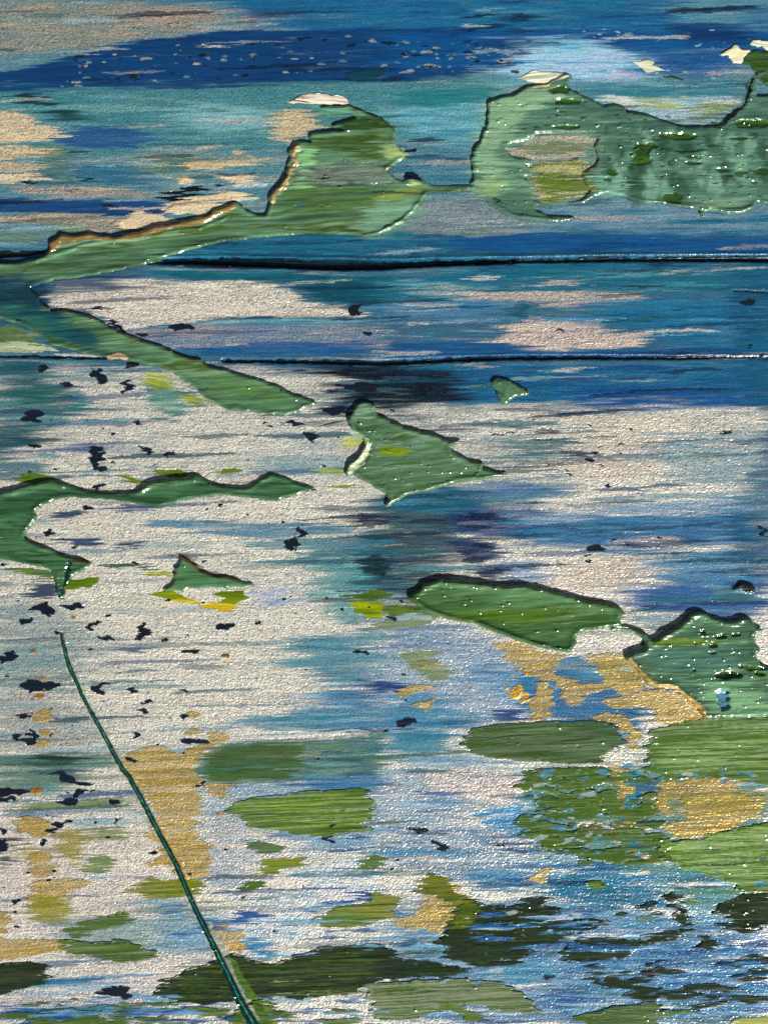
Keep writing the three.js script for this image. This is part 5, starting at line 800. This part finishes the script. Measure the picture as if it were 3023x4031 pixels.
for (const { name, label, k, o, kind } of bodies) {
  const { w, h } = k, f = Object.create(Mask.prototype);
  const raw = new Float32Array(w * h); for (let i = 0; i < raw.length; i++) raw[i] = Math.max(-0.5, Math.min(0.5, k.f[i] * 2));
  Object.assign(f, { x0: k.x0, y0: k.y0, w, h, d: raw }); f.blur(o.step > 1.6 ? 1 : 0.6, o.step > 1.6 ? 1 : 0.6);
  // distance to the edge of the body, in drawing units
  const d = new Float32Array(w * h).fill(1e6);
  for (let i = 0; i < d.length; i++) if (f.d[i] <= 0) d[i] = 0;
  for (let y = 0; y < h; y++) for (let x = 0; x < w; x++) { const i = y * w + x; if (!d[i]) continue; if (x) d[i] = Math.min(d[i], d[i - 1] + 1); if (y) { d[i] = Math.min(d[i], d[i - w] + 1); if (x) d[i] = Math.min(d[i], d[i - w - 1] + 1.414); if (x < w - 1) d[i] = Math.min(d[i], d[i - w + 1] + 1.414); } if (!x && k.x0 > 0 || !y && k.y0 > 0) d[i] = 0; }
  for (let y = h - 1; y >= 0; y--) for (let x = w - 1; x >= 0; x--) { const i = y * w + x; if (!d[i]) continue; if (x < w - 1) d[i] = Math.min(d[i], d[i + 1] + 1); if (y < h - 1) { d[i] = Math.min(d[i], d[i + w] + 1); if (x) d[i] = Math.min(d[i], d[i + w - 1] + 1.414); if (x < w - 1) d[i] = Math.min(d[i], d[i + w + 1] + 1.414); } }
  const D = Object.create(Mask.prototype); Object.assign(D, { x0: k.x0, y0: k.y0, w, h, d }); if (w > 12 && h > 12) D.blur(1, 1);
  const rnd = rng(Math.round(k.off * 100)), B = [];
  const bx0 = k.x0 / K + DX0, by0 = k.y0 / KY + DY0, bw = w / K, bh = h / KY;
  for (let i = 0; i < o.bumps; i++) B.push([bx0 + rnd() * bw, by0 + rnd() * bh, 2.5 + rnd() * 5, 1.6 + rnd() * 1.6, (rnd() < 0.75 ? 1 : -0.7) * (0.9 + rnd() * 1.6)]);
  const cell = {}; for (const b of B) { const key = Math.floor(b[0] / 16) + ',' + Math.floor(b[1] / 16); (cell[key] ??= []).push(b); }
  const height = (X, Y, inside) => {
    const [tx, ty] = toTex(X, Y), dd = Math.max(0, D.at(tx, ty) / K), u = X * k.c + Y * k.s, v = Y * k.c - X * k.s, e = Math.min(1, (dd + 0.4) / o.edge), rise = Math.sqrt(1 - (1 - e) * (1 - e));
    let z = rise * (o.t * 0.8 + Math.min(o.t, 6) * (0.5 * noise(X / 60 + k.off, Y / 26) + 0.2 * noise(X / 22, Y / 11 + k.off) - 0.2)) + o.lip * Math.exp(-(((dd - o.edge) / (o.edge * 0.8)) ** 2));
    z += rise * (o.rib * (streak(u, v, 150, 7, k.off) - 0.5) * 2 + o.rib * 0.3 * (noise(u / 60, v / 2.6 + k.off) - 0.5));
    if (o.bumps) { const ci = Math.floor(X / 16), cj = Math.floor(Y / 16); for (let a = -1; a < 2; a++) for (let b = -1; b < 2; b++) for (const q of cell[(ci + a) + ',' + (cj + b)] ?? []) { const r2 = ((X - q[0]) / q[2]) ** 2 + ((Y - q[1]) / q[3]) ** 2; if (r2 < 1) z += rise * q[4] * (1 - r2) ** 1.5; } }
    return (Math.max(0.12, z) + hb.at(tx, ty) + hp.at(tx, ty) * rise + 0.8 * (noise(X / 90, Y / 40) - 0.5)) * U;
  };
  const st = o.step, gx = Math.ceil(bw / st), gy = Math.ceil(bh / st), pos = [], uv = [], idx = [], skirt = [], nodes = new Map(), val = new Float32Array((gx + 1) * (gy + 1));
  const XY = (i, j) => [Math.min(bx0 + i * st, DX0 + DW - 1), Math.min(by0 + j * st, DY0 + DH - 1)];
  for (let j = 0; j <= gy; j++) for (let i = 0; i <= gx; i++) { const [tx, ty] = toTex(...XY(i, j)); let v = f.at(tx, ty); if (v === 0) v = -1e-4; if (i === 0 && bx0 > DX0 + 1 || j === 0 && by0 > DY0 + 1) v = Math.min(v, -0.01); val[j * (gx + 1) + i] = v; }
  const vert = (key, X, Y) => { let n = nodes.get(key); if (n === undefined) { n = pos.length / 3; pos.push(px(X), height(X, Y), pz(Y)); uv.push((X - DX0) / DW, (Y - DY0) / DH); nodes.set(key, n); } return n; };
  for (let j = 0; j < gy; j++) for (let i = 0; i < gx; i++) {
    const cs = [[i, j], [i, j + 1], [i + 1, j + 1], [i + 1, j]], vs = cs.map(([a, b]) => val[b * (gx + 1) + a]);
    if (vs.every((v) => v <= 0)) continue;
    const poly = [];
    for (let e = 0; e < 4; e++) {
      const A = cs[e], Bc = cs[(e + 1) % 4], va = vs[e], vb = vs[(e + 1) % 4];
      if (va > 0) poly.push([vert(A[1] * 100000 + A[0], ...XY(...A)), 0]);
      if ((va > 0) !== (vb > 0)) { const t = va / (va - vb), [x0, y0] = XY(...A), [x1, y1] = XY(...Bc), low = A[1] * 100000 + A[0] < Bc[1] * 100000 + Bc[0] ? A : Bc, dir = A[0] === Bc[0] ? 1 : 2; poly.push([vert((low[1] * 100000 + low[0]) * 4 + dir + 0.5, x0 + (x1 - x0) * t, y0 + (y1 - y0) * t), va > 0 ? 1 : 2]); }
    }
    for (let a = 1; a + 1 < poly.length; a++) idx.push(poly[0][0], poly[a][0], poly[a + 1][0]);
    for (let a = 0; a < poly.length; a++) { const p = poly[a], n = poly[(a + 1) % poly.length]; if (p[1] === 1 && n[1] === 2) skirt.push([p[0], n[0]]); }
  }
  if (idx.length < 9) continue;
  // the side of the body goes down into the layer below
  const low = new Map(), down = (n) => { let m = low.get(n); if (m === undefined) { m = [pos.length / 3, pos.length / 3 + 1]; pos.push(pos[n * 3], pos[n * 3 + 1], pos[n * 3 + 2], pos[n * 3], pos[n * 3 + 1] - 1.6 * U, pos[n * 3 + 2]); uv.push(uv[n * 2], uv[n * 2 + 1], uv[n * 2], uv[n * 2 + 1]); low.set(n, m); } return m; };
  for (const [a, b] of skirt) { const A = down(a), Bd = down(b); idx.push(A[0], A[1], Bd[0], Bd[0], A[1], Bd[1]); }
  tris += idx.length / 3;
  const m = addMesh(numbered(name), pos, uv, idx, bodyMat, painting);
  if (label) m.userData.label = label;
  if (kind) m.userData.kind = kind;
}
console.log('bodies', bodies.length, 'body triangles', tris);
renderer.render(scene, camera);
